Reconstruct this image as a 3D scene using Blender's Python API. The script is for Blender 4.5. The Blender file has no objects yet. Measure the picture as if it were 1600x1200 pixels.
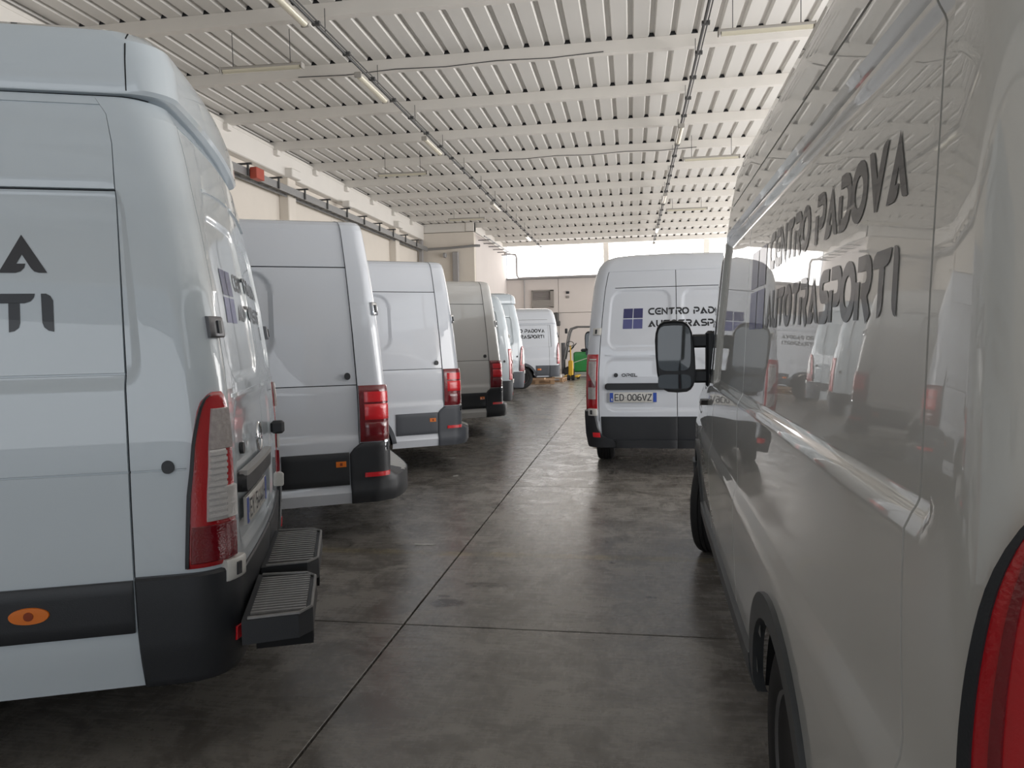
import bpy, math, random
import numpy as np
from mathutils import Matrix, Vector
random.seed(4)
sc = bpy.context.scene
PI = math.pi
# ------------------------------------------------------------------ camera
H = 1.54
FWD = Vector((-0.16111305, 0.98510403, -0.06010518))
UP = Vector((0.01003449, 0.06253269, 0.99799247))
RT = Vector((0.98688495, 0.16018648, -0.01995985))
cam_d = bpy.data.cameras.new('camera')
cam = bpy.data.objects.new('camera', cam_d)
sc.collection.objects.link(cam)
m = Matrix((RT, UP, -FWD)).transposed().to_4x4()
m.translation = (0, 0, H)
cam.matrix_world = m
cam_d.sensor_fit = 'HORIZONTAL'
cam_d.sensor_width = 36.0
cam_d.lens = 1150.0 / 1600.0 * 36.0
cam_d.clip_start = 0.05
cam_d.clip_end = 300
sc.camera = cam
# ------------------------------------------------------------------ world, light, exposure
sc.view_settings.view_transform = 'Standard'
sc.view_settings.look = 'None'
sc.view_settings.gamma = 1
sc.view_settings.use_curve_mapping = False
sc.view_settings.exposure = 0.14
w = bpy.data.worlds.new('sky')
sc.world = w
w.use_nodes = True
bg = w.node_tree.nodes['Background']
bg.inputs[0].default_value = (0.80, 0.89, 1.0, 1)
bg.inputs[1].default_value = 0.65
WIN_FAR, WIN_SIDE = 3.4, 1.1


def area(name, loc, rot, sx, sy, power, col):
    l = bpy.data.lights.new(name, 'AREA')
    l.shape = 'RECTANGLE'
    l.size = sx
    l.size_y = sy
    l.energy = power
    l.color = col
    o = bpy.data.objects.new(name, l)
    o.location = loc
    o.rotation_euler = rot
    sc.collection.objects.link(o)


# daylight entering by the open gate behind the photographer and by the gate in the right wall
area('gate_daylight', (0.5, -9.3, 2.6), (PI / 2 + .85, 0, 0), 11.0, 4.8, 215, (0.90, 0.95, 1.0))
for _y in (2.0, 9.5, 17.5, 25.5, 33.0):
    area('side_gate_daylight', (9.4, _y, 2.4), (PI / 2 + .4, 0, PI / 2), 6.4, 4.2, 545, (1.0, 0.97, 0.945))

# ------------------------------------------------------------------ materials
MATS = {}


def mat(name, col, rough=0.5, metal=0.0, coat=0.0, emis=0.0, noise=0.0, nscale=8.0, bump=0.0, bscale=30.0, spec=0.5, trans=0.0, coat_rough=0.012, stretch=(1, 1, 1)):
    if name in MATS:
        return MATS[name]
    mt = bpy.data.materials.new(name)
    mt.use_nodes = True
    nt = mt.node_tree
    b = nt.nodes['Principled BSDF']
    b.inputs['Base Color'].default_value = (*col, 1)
    b.inputs['Roughness'].default_value = rough
    b.inputs['Metallic'].default_value = metal
    b.inputs['Coat Weight'].default_value = coat
    b.inputs['Coat Roughness'].default_value = coat_rough
    b.inputs['Specular IOR Level'].default_value = spec
    b.inputs['Transmission Weight'].default_value = trans
    if emis:
        b.inputs['Emission Color'].default_value = (*col, 1)
        b.inputs['Emission Strength'].default_value = emis
    tc = nt.nodes.new('ShaderNodeTexCoord')
    mp = nt.nodes.new('ShaderNodeMapping')
    mp.inputs['Scale'].default_value = stretch
    nt.links.new(tc.outputs['Object'], mp.inputs[0])
    if noise:
        n = nt.nodes.new('ShaderNodeTexNoise')
        n.inputs['Scale'].default_value = nscale
        n.inputs['Detail'].default_value = 5
        nt.links.new(mp.outputs[0], n.inputs['Vector'])
        r = nt.nodes.new('ShaderNodeMapRange')
        r.inputs['To Min'].default_value = 1 - noise
        r.inputs['To Max'].default_value = 1 + noise
        nt.links.new(n.outputs[0], r.inputs[0])
        mx = nt.nodes.new('ShaderNodeVectorMath')
        mx.operation = 'SCALE'
        mx.inputs[0].default_value = col
        nt.links.new(r.outputs[0], mx.inputs['Scale'])
        nt.links.new(mx.outputs[0], b.inputs['Base Color'])
    if bump:
        n = nt.nodes.new('ShaderNodeTexNoise')
        n.inputs['Scale'].default_value = bscale
        n.inputs['Detail'].default_value = 2
        nt.links.new(mp.outputs[0], n.inputs['Vector'])
        bp = nt.nodes.new('ShaderNodeBump')
        bp.inputs['Strength'].default_value = 1
        bp.inputs['Distance'].default_value = bump
        nt.links.new(n.outputs[0], bp.inputs['Height'])
        nt.links.new(bp.outputs[0], b.inputs['Normal'])
        nt.links.new(bp.outputs[0], b.inputs['Coat Normal'])
    MATS[name] = mt
    return mt


def paint(name, col, bump=0.0006, rough=0.35):
    return mat(name, col, rough, coat=1.0, bump=bump, bscale=1.6, spec=0.5, noise=0.02, nscale=1.5)


WHITE = paint('white_paint', (0.65, 0.68, 0.735))
WHITE_B = paint('cool_white_paint', (0.55, 0.61, 0.655))
WHITE_R = paint('glossy_white_paint', (0.60, 0.60, 0.575), bump=0.0004)
WHITE_R.node_tree.nodes['Principled BSDF'].inputs['Coat IOR'].default_value = 1.7
WHITE_G = paint('white_paint_warm_reflection', (0.62, 0.61, 0.59))  # white van paint with a warm reflection put into its colour
GAP = mat('rubber_and_rib_shade', (0.02, 0.021, 0.024), 0.8)  # rubber in the panel gaps, also the painted shade in the roof ribs
BLACK = mat('black_plastic', (0.022, 0.024, 0.028), 0.45, bump=0.0004, bscale=250)
GREY = mat('faded_grey_plastic', (0.075, 0.082, 0.096), 0.5, bump=0.0003, bscale=250)
STEP = mat('worn_step_plastic', (0.20, 0.195, 0.19), 0.32, noise=0.3, nscale=30)
UNDER = mat('underbody', (0.012, 0.012, 0.013), 0.9)
RUBBER = mat('tyre_rubber', (0.014, 0.014, 0.015), 0.75, bump=0.001, bscale=90)
STEEL = mat('wheel_steel', (0.20, 0.20, 0.21), 0.4, metal=0.7)
CHROME = mat('chrome', (0.65, 0.66, 0.68), 0.15, metal=1.0)
GLASS = mat('tinted_glass', (0.018, 0.022, 0.025), 0.04, coat=1.0)
MIRROR = mat('mirror_glass', (0.03, 0.04, 0.045), 0.03, coat=0.6)
RED = mat('red_lens', (0.42, 0.008, 0.014), 0.12, coat=1.0, bump=0.0008, bscale=120)
DRED = mat('dark_red_lens', (0.16, 0.004, 0.010), 0.12, coat=1.0, bump=0.0008, bscale=120)
BRED = mat('bright_red_lens', (0.72, 0.012, 0.022), 0.2, coat=1.0, bump=0.001, bscale=160)
CLEAR = mat('clear_lens', (0.55, 0.53, 0.52), 0.12, coat=1.0, bump=0.002, bscale=60)
CLEARD = mat('clear_lens_hatched', (0.40, 0.36, 0.35), 0.15, coat=1.0, noise=0.4, nscale=60)
ORANGE = mat('orange_lens', (0.75, 0.18, 0.012), 0.3, coat=0.6)
DORANGE = mat('orange_lens_core', (0.25, 0.04, 0.01), 0.4)
DECAL = mat('dark_vinyl', (0.016, 0.017, 0.022), 0.4, coat=0.3)
NAVY1 = mat('navy_vinyl', (0.035, 0.036, 0.13), 0.4, coat=0.3)
NAVY2 = mat('blue_violet_vinyl', (0.085, 0.092, 0.25), 0.4, coat=0.3)
PLATE = mat('plate_white', (0.62, 0.61, 0.58), 0.35, coat=0.3)
PBLUE = mat('plate_blue', (0.02, 0.07, 0.40), 0.35, coat=0.3)
GALV = mat('galvanised_steel', (0.30, 0.30, 0.30), 0.45, metal=0.6, noise=0.15, nscale=20)
PIPE = mat('grey_pipe', (0.32, 0.31, 0.31), 0.5)
CABLE = mat('dark_conduit', (0.07, 0.07, 0.07), 0.6)
BEAMM = mat('beam_paint', (0.72, 0.69, 0.645), 0.6, noise=0.06, nscale=2)
SHEETM = mat('sheet_paint', (0.72, 0.70, 0.665), 0.55, noise=0.05, nscale=1.2, stretch=(1, 0.2, 1))
WALLM = mat('cream_wall', (0.70, 0.645, 0.575), 0.85, noise=0.07, nscale=1.3, bump=0.002, bscale=12)
WALLF = mat('pale_wall', (0.66, 0.61, 0.58), 0.85, noise=0.05, nscale=1.0)
LAMPM = mat('lamp_housing', (0.36, 0.34, 0.31), 0.5)
TUBE = mat('lamp_diffuser', (0.62, 0.58, 0.46), 0.25, coat=0.5)
REDBOX = mat('red_box', (0.38, 0.06, 0.035), 0.5)
WOOD = mat('pallet_wood', (0.42, 0.27, 0.16), 0.8, noise=0.25, nscale=9)
CARD = mat('cardboard', (0.50, 0.34, 0.22), 0.85, noise=0.1, nscale=9)
GREEN = mat('green_paint', (0.012, 0.22, 0.045), 0.35, coat=0.6)
YELLOW = mat('yellow_paint', (0.60, 0.36, 0.02), 0.45)
PAPER = mat('paper', (0.6, 0.6, 0.58), 0.8)
BROWNL = mat('brown_louvre', (0.045, 0.028, 0.024), 0.6)
GREYF = mat('vent_frame', (0.27, 0.25, 0.23), 0.6)


def floor_material():
    mt = bpy.data.materials.new('polished_concrete')
    mt.use_nodes = True
    nt = mt.node_tree
    N = nt.nodes
    K = nt.links
    b = N['Principled BSDF']
    g = N.new('ShaderNodeNewGeometry')

    def noise(scale, detail, stretch=(1, 1, 1), rough=0.6, dist=0.0, rot=0.0):
        mp = N.new('ShaderNodeMapping')
        mp.inputs['Scale'].default_value = stretch
        mp.inputs['Rotation'].default_value = (0, 0, rot)
        K.new(g.outputs['Position'], mp.inputs[0])
        n = N.new('ShaderNodeTexNoise')
        n.inputs['Scale'].default_value = scale
        n.inputs['Detail'].default_value = detail
        n.inputs['Roughness'].default_value = rough
        n.inputs['Distortion'].default_value = dist
        K.new(mp.outputs[0], n.inputs['Vector'])
        return n.outputs[0]

    def rng(x, a, b_, c, d):
        r = N.new('ShaderNodeMapRange')
        for i, v in enumerate((a, b_, c, d)):
            r.inputs[1 + i].default_value = v
        K.new(x, r.inputs[0])
        return r.outputs[0]

    def mth(op, a, b_=None):
        n = N.new('ShaderNodeMath')
        n.operation = op
        for i, v in enumerate((a, b_)):
            if v is None:
                continue
            if isinstance(v, (int, float)):
                n.inputs[i].default_value = v
            else:
                K.new(v, n.inputs[i])
        return n.outputs[0]

    def mix(f, a, c):
        n = N.new('ShaderNodeMix')
        n.data_type = 'RGBA'
        for s, v in ((n.inputs[0], f), (n.inputs[6], a), (n.inputs[7], c)):
            if isinstance(v, (int, float)):
                s.default_value = v
            elif isinstance(v, tuple):
                s.default_value = (*v, 1)
            else:
                K.new(v, s)
        return n.outputs[2]
    big = noise(0.55, 4, rough=0.6)
    mid = noise(3.2, 8, rough=0.72, dist=0.6)
    fine = noise(26, 6, rough=0.75)
    scr = noise(7, 6, stretch=(0.35, 5.0, 1), rough=0.8, rot=0.12)
    scr2 = noise(9, 5, stretch=(6.0, 0.5, 1), rough=0.8, rot=-0.5)
    c = mix(rng(big, 0.3, 0.7, 0, 1), (0.215, 0.200, 0.181), (0.31, 0.291, 0.267))
    c = mix(rng(mid, 0.36, 0.60, 0.9, 0), c, (0.115, 0.104, 0.093))
    c = mix(rng(fine, 0.56, 0.76, 0, 0.6), c, (0.05, 0.045, 0.042))
    c = mix(rng(scr, 0.58, 0.74, 0, 0.45), c, (0.33, 0.31, 0.29))
    c = mix(rng(noise(40, 3), 0.67, 0.76, 0, 0.8), c, (0.03, 0.028, 0.026))
    # two spilt stains and a few blots
    sep = N.new('ShaderNodeSeparateXYZ')
    K.new(g.outputs['Position'], sep.inputs[0])
    wob = noise(9, 4, rough=0.6)
    for (sx, sy, rx, ry, st) in ((-1.08, 4.13, .11, .08, .9), (-0.93, 4.47, .19, .05, .6), (-1.14, 4.24, .05, .03, .8), (-0.15, 5.0, .03, .03, .9), (0.10, 4.35, .045, .02, .8)):
        dx = mth('DIVIDE', mth('SUBTRACT', sep.outputs[0], sx), rx)
        dy = mth('DIVIDE', mth('SUBTRACT', sep.outputs[1], sy), ry)
        d2 = mth('ADD', mth('MULTIPLY', dx, dx), mth('MULTIPLY', dy, dy))
        d2 = mth('ADD', d2, mth('MULTIPLY', wob, 2.2))
        c = mix(rng(d2, 1.6, 2.1, st, 0), c, (0.035, 0.03, 0.028))
    # faded yellow line across the aisle
    dy = mth('ABSOLUTE', mth('SUBTRACT', sep.outputs[1], 5.12))
    ln = mth('MULTIPLY', rng(dy, 0.04, 0.07, 1, 0), rng(mid, 0.40, 0.60, 0.12, 0.55))
    c = mix(ln, c, (0.24, 0.19, 0.07))
    K.new(c, b.inputs['Base Color'])
    r = mth('ADD', rng(mid, 0.3, 0.7, 0.15, 0.32), rng(scr, 0.45, 0.75, 0.0, 0.16))
    r = mth('ADD', r, rng(scr2, 0.5, 0.8, 0.0, 0.08))
    K.new(r, b.inputs['Roughness'])
    bp = N.new('ShaderNodeBump')
    bp.inputs['Distance'].default_value = 0.002
    bp.inputs['Strength'].default_value = 0.6
    K.new(mth('ADD', mth('MULTIPLY', scr, 0.6), mth('MULTIPLY', noise(2.0, 3, stretch=(0.5, 2.0, 1)), 1.2)), bp.inputs['Height'])
    K.new(bp.outputs[0], b.inputs['Normal'])
    b.inputs['Specular IOR Level'].default_value = 0.75
    return mt


FLOORM = floor_material()


# ------------------------------------------------------------------ mesh helpers
def link(o, parent=None):
    sc.collection.objects.link(o)
    if parent is not None:
        o.parent = parent
    return o


def empty(name, loc=(0, 0, 0), rz=0.0, label=None, cat=None, group=None, kind=None):
    o = bpy.data.objects.new(name, None)
    o.location = loc
    o.rotation_euler = (0, 0, rz)
    o.empty_display_size = 0.1
    return tag(link(o), label, cat, group, kind)


def tag(o, label=None, cat=None, group=None, kind=None):
    for k, v in (('label', label), ('category', cat), ('group', group), ('kind', kind)):
        if v:
            o[k] = v
    return o


def mk(name, V, F, mats, parent=None, smooth=True, ang=35, mi=None):
    me = bpy.data.meshes.new(name)
    me.from_pydata([tuple(map(float, v)) for v in V], [], [tuple(int(i) for i in f) for f in F])
    if not isinstance(mats, (list, tuple)):
        mats = [mats]
    for x in mats:
        me.materials.append(x)
    if mi is not None:
        me.polygons.foreach_set('material_index', np.array(mi, dtype=np.int32))
    me.update()
    if smooth:
        me.shade_smooth()
        me.set_sharp_from_angle(angle=math.radians(ang))
    o = bpy.data.objects.new(name, me)
    return link(o, parent)


class MB:
    def __init__(s):
        s.V = []
        s.F = []

    def add(s, V, F):
        n = len(s.V)
        s.V += [tuple(v) for v in V]
        s.F += [tuple(i + n for i in f) for f in F]
        return s

    def box(s, c, d, rz=0.0, bev=0.0, tf=None):
        x, y, z = (q / 2 for q in d)
        if bev:
            V = []
            for sz in (-1, 1):
                for (rx, ry, zz) in ((x - bev, y - bev, z), (x, y, z - bev)) if sz > 0 else ((x, y, z - bev), (x - bev, y - bev, z)):
                    pass
            lv = [(-z, bev), (-z + bev, 0), (z - bev, 0), (z, bev)]
            for (zz, ins) in lv:
                a, b2 = x - ins, y - ins
                e = min(bev, a * .9, b2 * .9)
                V += [(a, -b2 + e, zz), (a, b2 - e, zz), (a - e, b2, zz), (-a + e, b2, zz), (-a, b2 - e, zz), (-a, -b2 + e, zz), (-a + e, -b2, zz), (a - e, -b2, zz)]
            F = [tuple(range(7, -1, -1)), tuple(range(24, 32))]
            for k in range(3):
                for i in range(8):
                    j = (i + 1) % 8
                    F.append((k * 8 + i, k * 8 + j, k * 8 + 8 + j, k * 8 + 8 + i))
        else:
            V = [(-x, -y, -z), (x, -y, -z), (x, y, -z), (-x, y, -z), (-x, -y, z), (x, -y, z), (x, y, z), (-x, y, z)]
            F = [(0, 3, 2, 1), (4, 5, 6, 7), (0, 1, 5, 4), (1, 2, 6, 5), (2, 3, 7, 6), (3, 0, 4, 7)]
        cs, sn = math.cos(rz), math.sin(rz)
        V = [(c[0] + cs * a - sn * b2, c[1] + sn * a + cs * b2, c[2] + d2) for a, b2, d2 in V]
        if tf:
            V = [tf(v) for v in V]
        return s.add(V, F)

    def tube(s, pts, r, n=8, closed=False):
        P = [Vector(p) for p in pts]
        rr = r if isinstance(r, (list, tuple)) else [r] * len(P)
        V = []
        up = None
        for i, p in enumerate(P):
            a = P[i - 1] if i else (P[-1] if closed else p)
            b = P[i + 1] if i < len(P) - 1 else (P[0] if closed else p)
            d = (b - a).normalized()
            if up is None:
                up = d.orthogonal().normalized()
            up = (up - d * up.dot(d)).normalized()
            sd = d.cross(up)
            for k in range(n):
                t = 2 * PI * k / n
                V.append(p + (up * math.cos(t) + sd * math.sin(t)) * rr[i])
        F = []
        m_ = len(P)
        for i in range(m_ if closed else m_ - 1):
            j = (i + 1) % m_
            for k in range(n):
                l = (k + 1) % n
                F.append((i * n + k, i * n + l, j * n + l, j * n + k))
        if not closed:
            F.append(tuple(range(n - 1, -1, -1)))
            F.append(tuple((m_ - 1) * n + k for k in range(n)))
        return s.add(V, F)

    def lathe(s, prof, c=(0, 0, 0), axis='z', n=24):
        V = []
        for (r, h) in prof:
            for k in range(n):
                t = 2 * PI * k / n
                a, b = r * math.cos(t), r * math.sin(t)
                v = {'z': (a, b, h), 'y': (b, h, a), 'x': (h, a, b)}[axis]
                V.append((c[0] + v[0], c[1] + v[1], c[2] + v[2]))
        F = []
        for i in range(len(prof) - 1):
            for k in range(n):
                l = (k + 1) % n
                F.append((i * n + k, i * n + l, (i + 1) * n + l, (i + 1) * n + k))
        F.append(tuple(range(n - 1, -1, -1)))
        F.append(tuple((len(prof) - 1) * n + k for k in range(n)))
        return s.add(V, F)

    def prism(s, poly, a0, a1, plane='xz'):
        """closed polygon extruded along the third axis"""
        n = len(poly)
        V = []
        for a in (a0, a1):
            for (p, q) in poly:
                V.append({'xz': (p, a, q), 'yz': (a, p, q), 'xy': (p, q, a)}[plane])
        F = [tuple(range(n - 1, -1, -1)), tuple(range(n, 2 * n))]
        for i in range(n):
            j = (i + 1) % n
            F.append((i, j, n + j, n + i))
        return s.add(V, F)

    def obj(s, name, m_, parent=None, smooth=True, ang=35):
        return mk(name, s.V, s.F, m_, parent, smooth, ang)


def box(name, c, d, m_, parent=None, bev=0.0, rz=0.0):
    return MB().box(c, d, rz, bev).obj(name, m_, parent)


# ------------------------------------------------------------------ vinyl lettering
def arc(cx, cy, rx, ry, a0, a1, n=8):
    return [(cx + rx * math.cos(math.radians(a0 + (a1 - a0) * i / n)), cy + ry * math.sin(math.radians(a0 + (a1 - a0) * i / n))) for i in range(n + 1)]


GL = {
    'C': (1.0, [[(.92, .9)] + arc(.5, .5, .4, .4, 90, 270) + [(.92, .1)]]),
    'E': (1.0, [[(.92, .9)] + arc(.5, .5, .4, .4, 90, 270) + [(.92, .1)], [(.36, .5), (.85, .5)]]),
    'N': (1.0, [[(.1, 0), (.1, .88), (.8, .12), (.8, 1)]]),
    'T': (1.0, [[(.02, .9), (.92, .9)], [(.46, .86), (.46, 0)]]),
    'R': (1.0, [[(.08, .9), (.55, .9)] + arc(.58, .68, .24, .22, 90, -90) + [(.36, .46)], [(.1, 0), (.1, .62)], [(.5, .44), (.86, 0)]]),
    'P': (.95, [[(.08, .9), (.55, .9)] + arc(.58, .65, .24, .25, 90, -90) + [(.34, .40)], [(.1, 0), (.1, .60)]]),
    'O': (1.05, [arc(.48, .5, .42, .4, 0, 360, 20)]),
    'D': (1.0, [[(.08, .9), (.4, .9)] + arc(.44, .5, .4, .4, 90, -90) + [(.1, .1)], [(.1, .12), (.1, .66)]]),
    'A': (1.05, [[(.5, .9), (.06, .0)], [(.5, .9), (.94, .0)], [(.16, .1), (.52, .1)]]),
    'V': (1.05, [[(.5, .1), (.06, 1.)], [(.5, .1), (.94, 1.)]]),
    'U': (1.0, [[(.1, 1.), (.1, .4)] + arc(.4, .4, .3, .3, 180, 270) + [(.8, .1)], [(.82, 0), (.82, 1.)]]),
    'S': (.95, [[(.82, .9), (.36, .9)] + arc(.34, .7, .22, .2, 90, 270) + [(.56, .5)] + arc(.56, .3, .24, .2, 90, -90) + [(.06, .1)]]),
    'I': (.42, [[(.16, 1.), (.16, 0)]]),
    'L': (.8, [[(.1, 1), (.1, .1), (.75, .1)]]),
    ' ': (.6, []),
}
PG = {  # narrow plate characters
    'E': (.72, [[(.6, .94), (.08, .94), (.08, .06), (.6, .06)], [(.08, .5), (.5, .5)]]),
    'D': (.72, [[(.08, .06), (.08, .94), (.3, .94)] + arc(.3, .64, .28, .3, 90, 0) + arc(.3, .36, .28, .3, 0, -90) + [(.08, .06)]]),
    '0': (.72, [arc(.33, .66, .25, .28, 0, 180) + arc(.33, .34, .25, .28, 180, 360) + [(.58, .66)]]),
    '6': (.72, [[(.52, .94)] + arc(.33, .62, .25, .32, 90, 180) + arc(.33, .32, .25, .26, 180, 540, 16)]),
    '5': (.72, [[(.55, .94), (.1, .94), (.1, .56), (.3, .6)] + arc(.3, .33, .27, .27, 90, -140)]),
    '4': (.72, [[(.42, .94), (.06, .28), (.62, .28)], [(.44, .55), (.44, 0)]]),
    'Y': (.72, [[(.04, 1), (.32, .5), (.6, 1)], [(.32, .5), (.32, 0)]]),
    'A': (.72, [[(.02, 0), (.32, .97), (.62, 0)], [(.12, .28), (.52, .28)]]),
    'H': (.72, [[(.08, 0), (.08, 1)], [(.58, 0), (.58, 1)], [(.08, .5), (.58, .5)]]),
    'V': (.72, [[(.02, 1), (.32, .03), (.62, 1)]]),
    'Z': (.72, [[(.06, .94), (.58, .94), (.06, .06), (.6, .06)]]),
    '.': (.40, [[(.12, .5), (.22, .5)]]),
}


SOLID = {
    'A': (1.14, [[(.54, 1.), (0, 0), (.40, 0), (.52, .04), (.60, .13), (.63, .24), (.42, .24), (.55, .48)], [(.54, 1.), (.55, .48), (.76, .12), (.84, .03), (.95, 0), (1.14, 0)]]),
    'V': (1.10, [[(0, 1), (.17, 1), (.28, .97), (.36, .88), (.57, .50), (.57, 0), (.50, 0)], [(.50, 0), (.66, 0), (1.12, 1), (.92, 1), (.83, .97), (.76, .88), (.57, .48)]]),
    'T': (1.02, [[(.0, .75), (.0, .82), (.06, .94), (.20, 1), (.98, 1), (.96, .90), (.88, .80), (.74, .75)], [(.37, .76), (.37, .0), (.50, .03), (.60, .12), (.63, .24), (.63, .76)]]),
    'I': (.38, [[(.04, 1), (.16, 1), (.26, .94), (.32, .82), (.33, .0), (.20, .03), (.10, .12), (.06, .24)]]),
}


def ribbons(txt, font=GL, t=0.2, total=None):
    """2-D quads of the strokes: list of quads, height 1, width scaled to total"""
    x = 0
    st = []
    solids = []
    for ch in txt:
        if font is GL and ch in SOLID:
            adv, pl = SOLID[ch]
            solids += [[(x + a, b) for a, b in p] for p in pl]
            x += adv + .06
            continue
        adv, pl = font[ch]
        for p in pl:
            st.append([(x + a, b) for a, b in p])
        x += adv
    sx = (total / x) if total else 1.0
    quads = [tuple((a * sx, b) for a, b in p) for p in solids]
    for p in st:
        p = [(a * sx, b) for a, b in p]
        q = [p[0]]
        for a, b in zip(p, p[1:]):          # keep segments short so they follow the bodywork
            n = max(1, int(math.hypot(b[0] - a[0], b[1] - a[1]) / 0.5))
            q += [(a[0] + (b[0] - a[0]) * i / n, a[1] + (b[1] - a[1]) * i / n) for i in range(1, n + 1)]
        p = q
        L, R = [], []
        closed = math.hypot(p[0][0] - p[-1][0], p[0][1] - p[-1][1]) < 1e-4
        for i, v in enumerate(p):
            a = p[i - 1] if i else (p[-2] if closed else v)
            b = p[i + 1] if i < len(p) - 1 else (p[1] if closed else v)
            d1 = np.array([v[0] - a[0], v[1] - a[1]])
            d2 = np.array([b[0] - v[0], b[1] - v[1]])
            l1, l2 = np.hypot(*d1), np.hypot(*d2)
            d1 = d1 / l1 if l1 > 1e-6 else d2 / l2
            d2 = d2 / l2 if l2 > 1e-6 else d1
            d = d1 + d2
            nd = np.hypot(*d)
            d = d / nd if nd > 1e-6 else d1
            k = 1 / max(0.55, float(d @ d1))
            nrm = np.array([-d[1], d[0]]) * t / 2 * k
            L.append((v[0] + nrm[0], v[1] + nrm[1]))
            R.append((v[0] - nrm[0], v[1] - nrm[1]))
        for i in range(len(p) - 1):
            quads.append((R[i], R[i + 1], L[i + 1], L[i]))
    return quads, x * sx


# ------------------------------------------------------------------ van body shell
def sm(x):
    x = np.clip(x, 0, 1)
    return x * x * (3 - 2 * x)


class Shell:
    def __init__(s, L, prof, cr, cf=0.32, dec=0.3, bulge=0.03, fcrown=0.12, wref=None, zrear=None):
        s.L, s.cr, s.cf, s.dec, s.bulge, s.fc = L, cr, cf, dec, bulge, fcrown
        p = np.array(prof, float)
        s.z, s.w, s.r, s.f = p.T
        s.vi = np.arange(len(p), dtype=float)
        s.wref = wref or float(s.w[1])
        s.Wn = s.wref - cr
        s.a = cr * PI / 2
        s.U1 = s.Wn + s.a                 # side starts (X = cr)
        s.U2 = s.U1 + (L - cf - cr)       # side ends
        s.a2 = cf * PI / 2
        s.U3 = s.U2 + s.a2
        s.U4 = s.U3 + (s.wref - cf)

    def U(s, X):
        return s.U1 + X - s.cr

    def v_of_z(s, z):
        return np.interp(z, s.z, s.vi)

    def surf(s, U, v, off=0.0):
        """points for arrays of signed U and row parameter v"""
        U = np.asarray(U, float)
        v = np.asarray(v, float)
        U, v, off = np.broadcast_arrays(U, v, np.asarray(off, float))
        sg = np.where(U < 0, -1.0, 1.0)
        u = np.abs(U)
        z = np.interp(v, s.vi, s.z)
        w_ = np.interp(v, s.vi, s.w)
        r = np.interp(v, s.vi, s.r)
        f = np.interp(v, s.vi, s.f)
        cr = np.minimum(s.cr, w_ * .9)
        cf = np.minimum(s.cf, w_ * .9)
        x = np.zeros_like(u)
        y = np.zeros_like(u)
        nx = np.zeros_like(u)
        ny = np.zeros_like(u)
        A = u <= s.Wn
        q = np.clip(u / s.Wn, 0, 1)
        x = np.where(A, r + s.bulge * q * q, x)
        y = np.where(A, q * (w_ - cr), y)
        nx = np.where(A, -1, nx)
        B = (u > s.Wn) & (u <= s.U1)
        ph = (u - s.Wn) / s.a * PI / 2
        x = np.where(B, r + s.bulge + cr * (1 - np.cos(ph)), x)
        y = np.where(B, w_ - cr + cr * np.sin(ph), y)
        nx = np.where(B, -np.cos(ph), nx)
        ny = np.where(B, np.sin(ph), ny)
        C = (u > s.U1) & (u <= s.U2)
        X = u - s.U1 + s.cr
        g1 = 1 - sm((X - s.cr) / np.maximum(s.dec, 1.62 * (r + s.bulge)))
        t2 = np.clip((X - (s.L - s.cf - 2.35)) / 2.35, 0, 1)
        tap = 1 - 0.03 * sm((X - (s.L - 1.6)) / 1.6)
        x = np.where(C, X + (r + s.bulge + cr - s.cr) * g1 - (f + s.fc - s.cf + cf) * t2, x)
        y = np.where(C, w_ * tap, y)
        ny = np.where(C, 1, ny)
        tf = 0.97
        wf = w_ * tf
        cf2 = np.minimum(cf, wf * .9)
        D = (u > s.U2) & (u <= s.U3)
        ps = (u - s.U2) / s.a2 * PI / 2
        xf = s.L - f - s.fc
        x = np.where(D, xf - cf2 + cf2 * np.sin(ps), x)
        y = np.where(D, wf - cf2 + cf2 * np.cos(ps), y)
        nx = np.where(D, np.sin(ps), nx)
        ny = np.where(D, np.cos(ps), ny)
        Eq = u > s.U3
        q2 = np.clip((s.U4 - u) / (s.U4 - s.U3), 0, 1)
        x = np.where(Eq, xf + s.fc * (1 - q2 * q2), x)
        y = np.where(Eq, q2 * (wf - cf2), y)
        nx = np.where(Eq, 1, nx)
        x = x + nx * off
        y = (y + ny * off) * sg
        return np.stack([x, y, z], -1)

    def P(s, U, z, off=0.0):
        return s.surf(U, s.v_of_z(z), off)


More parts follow.
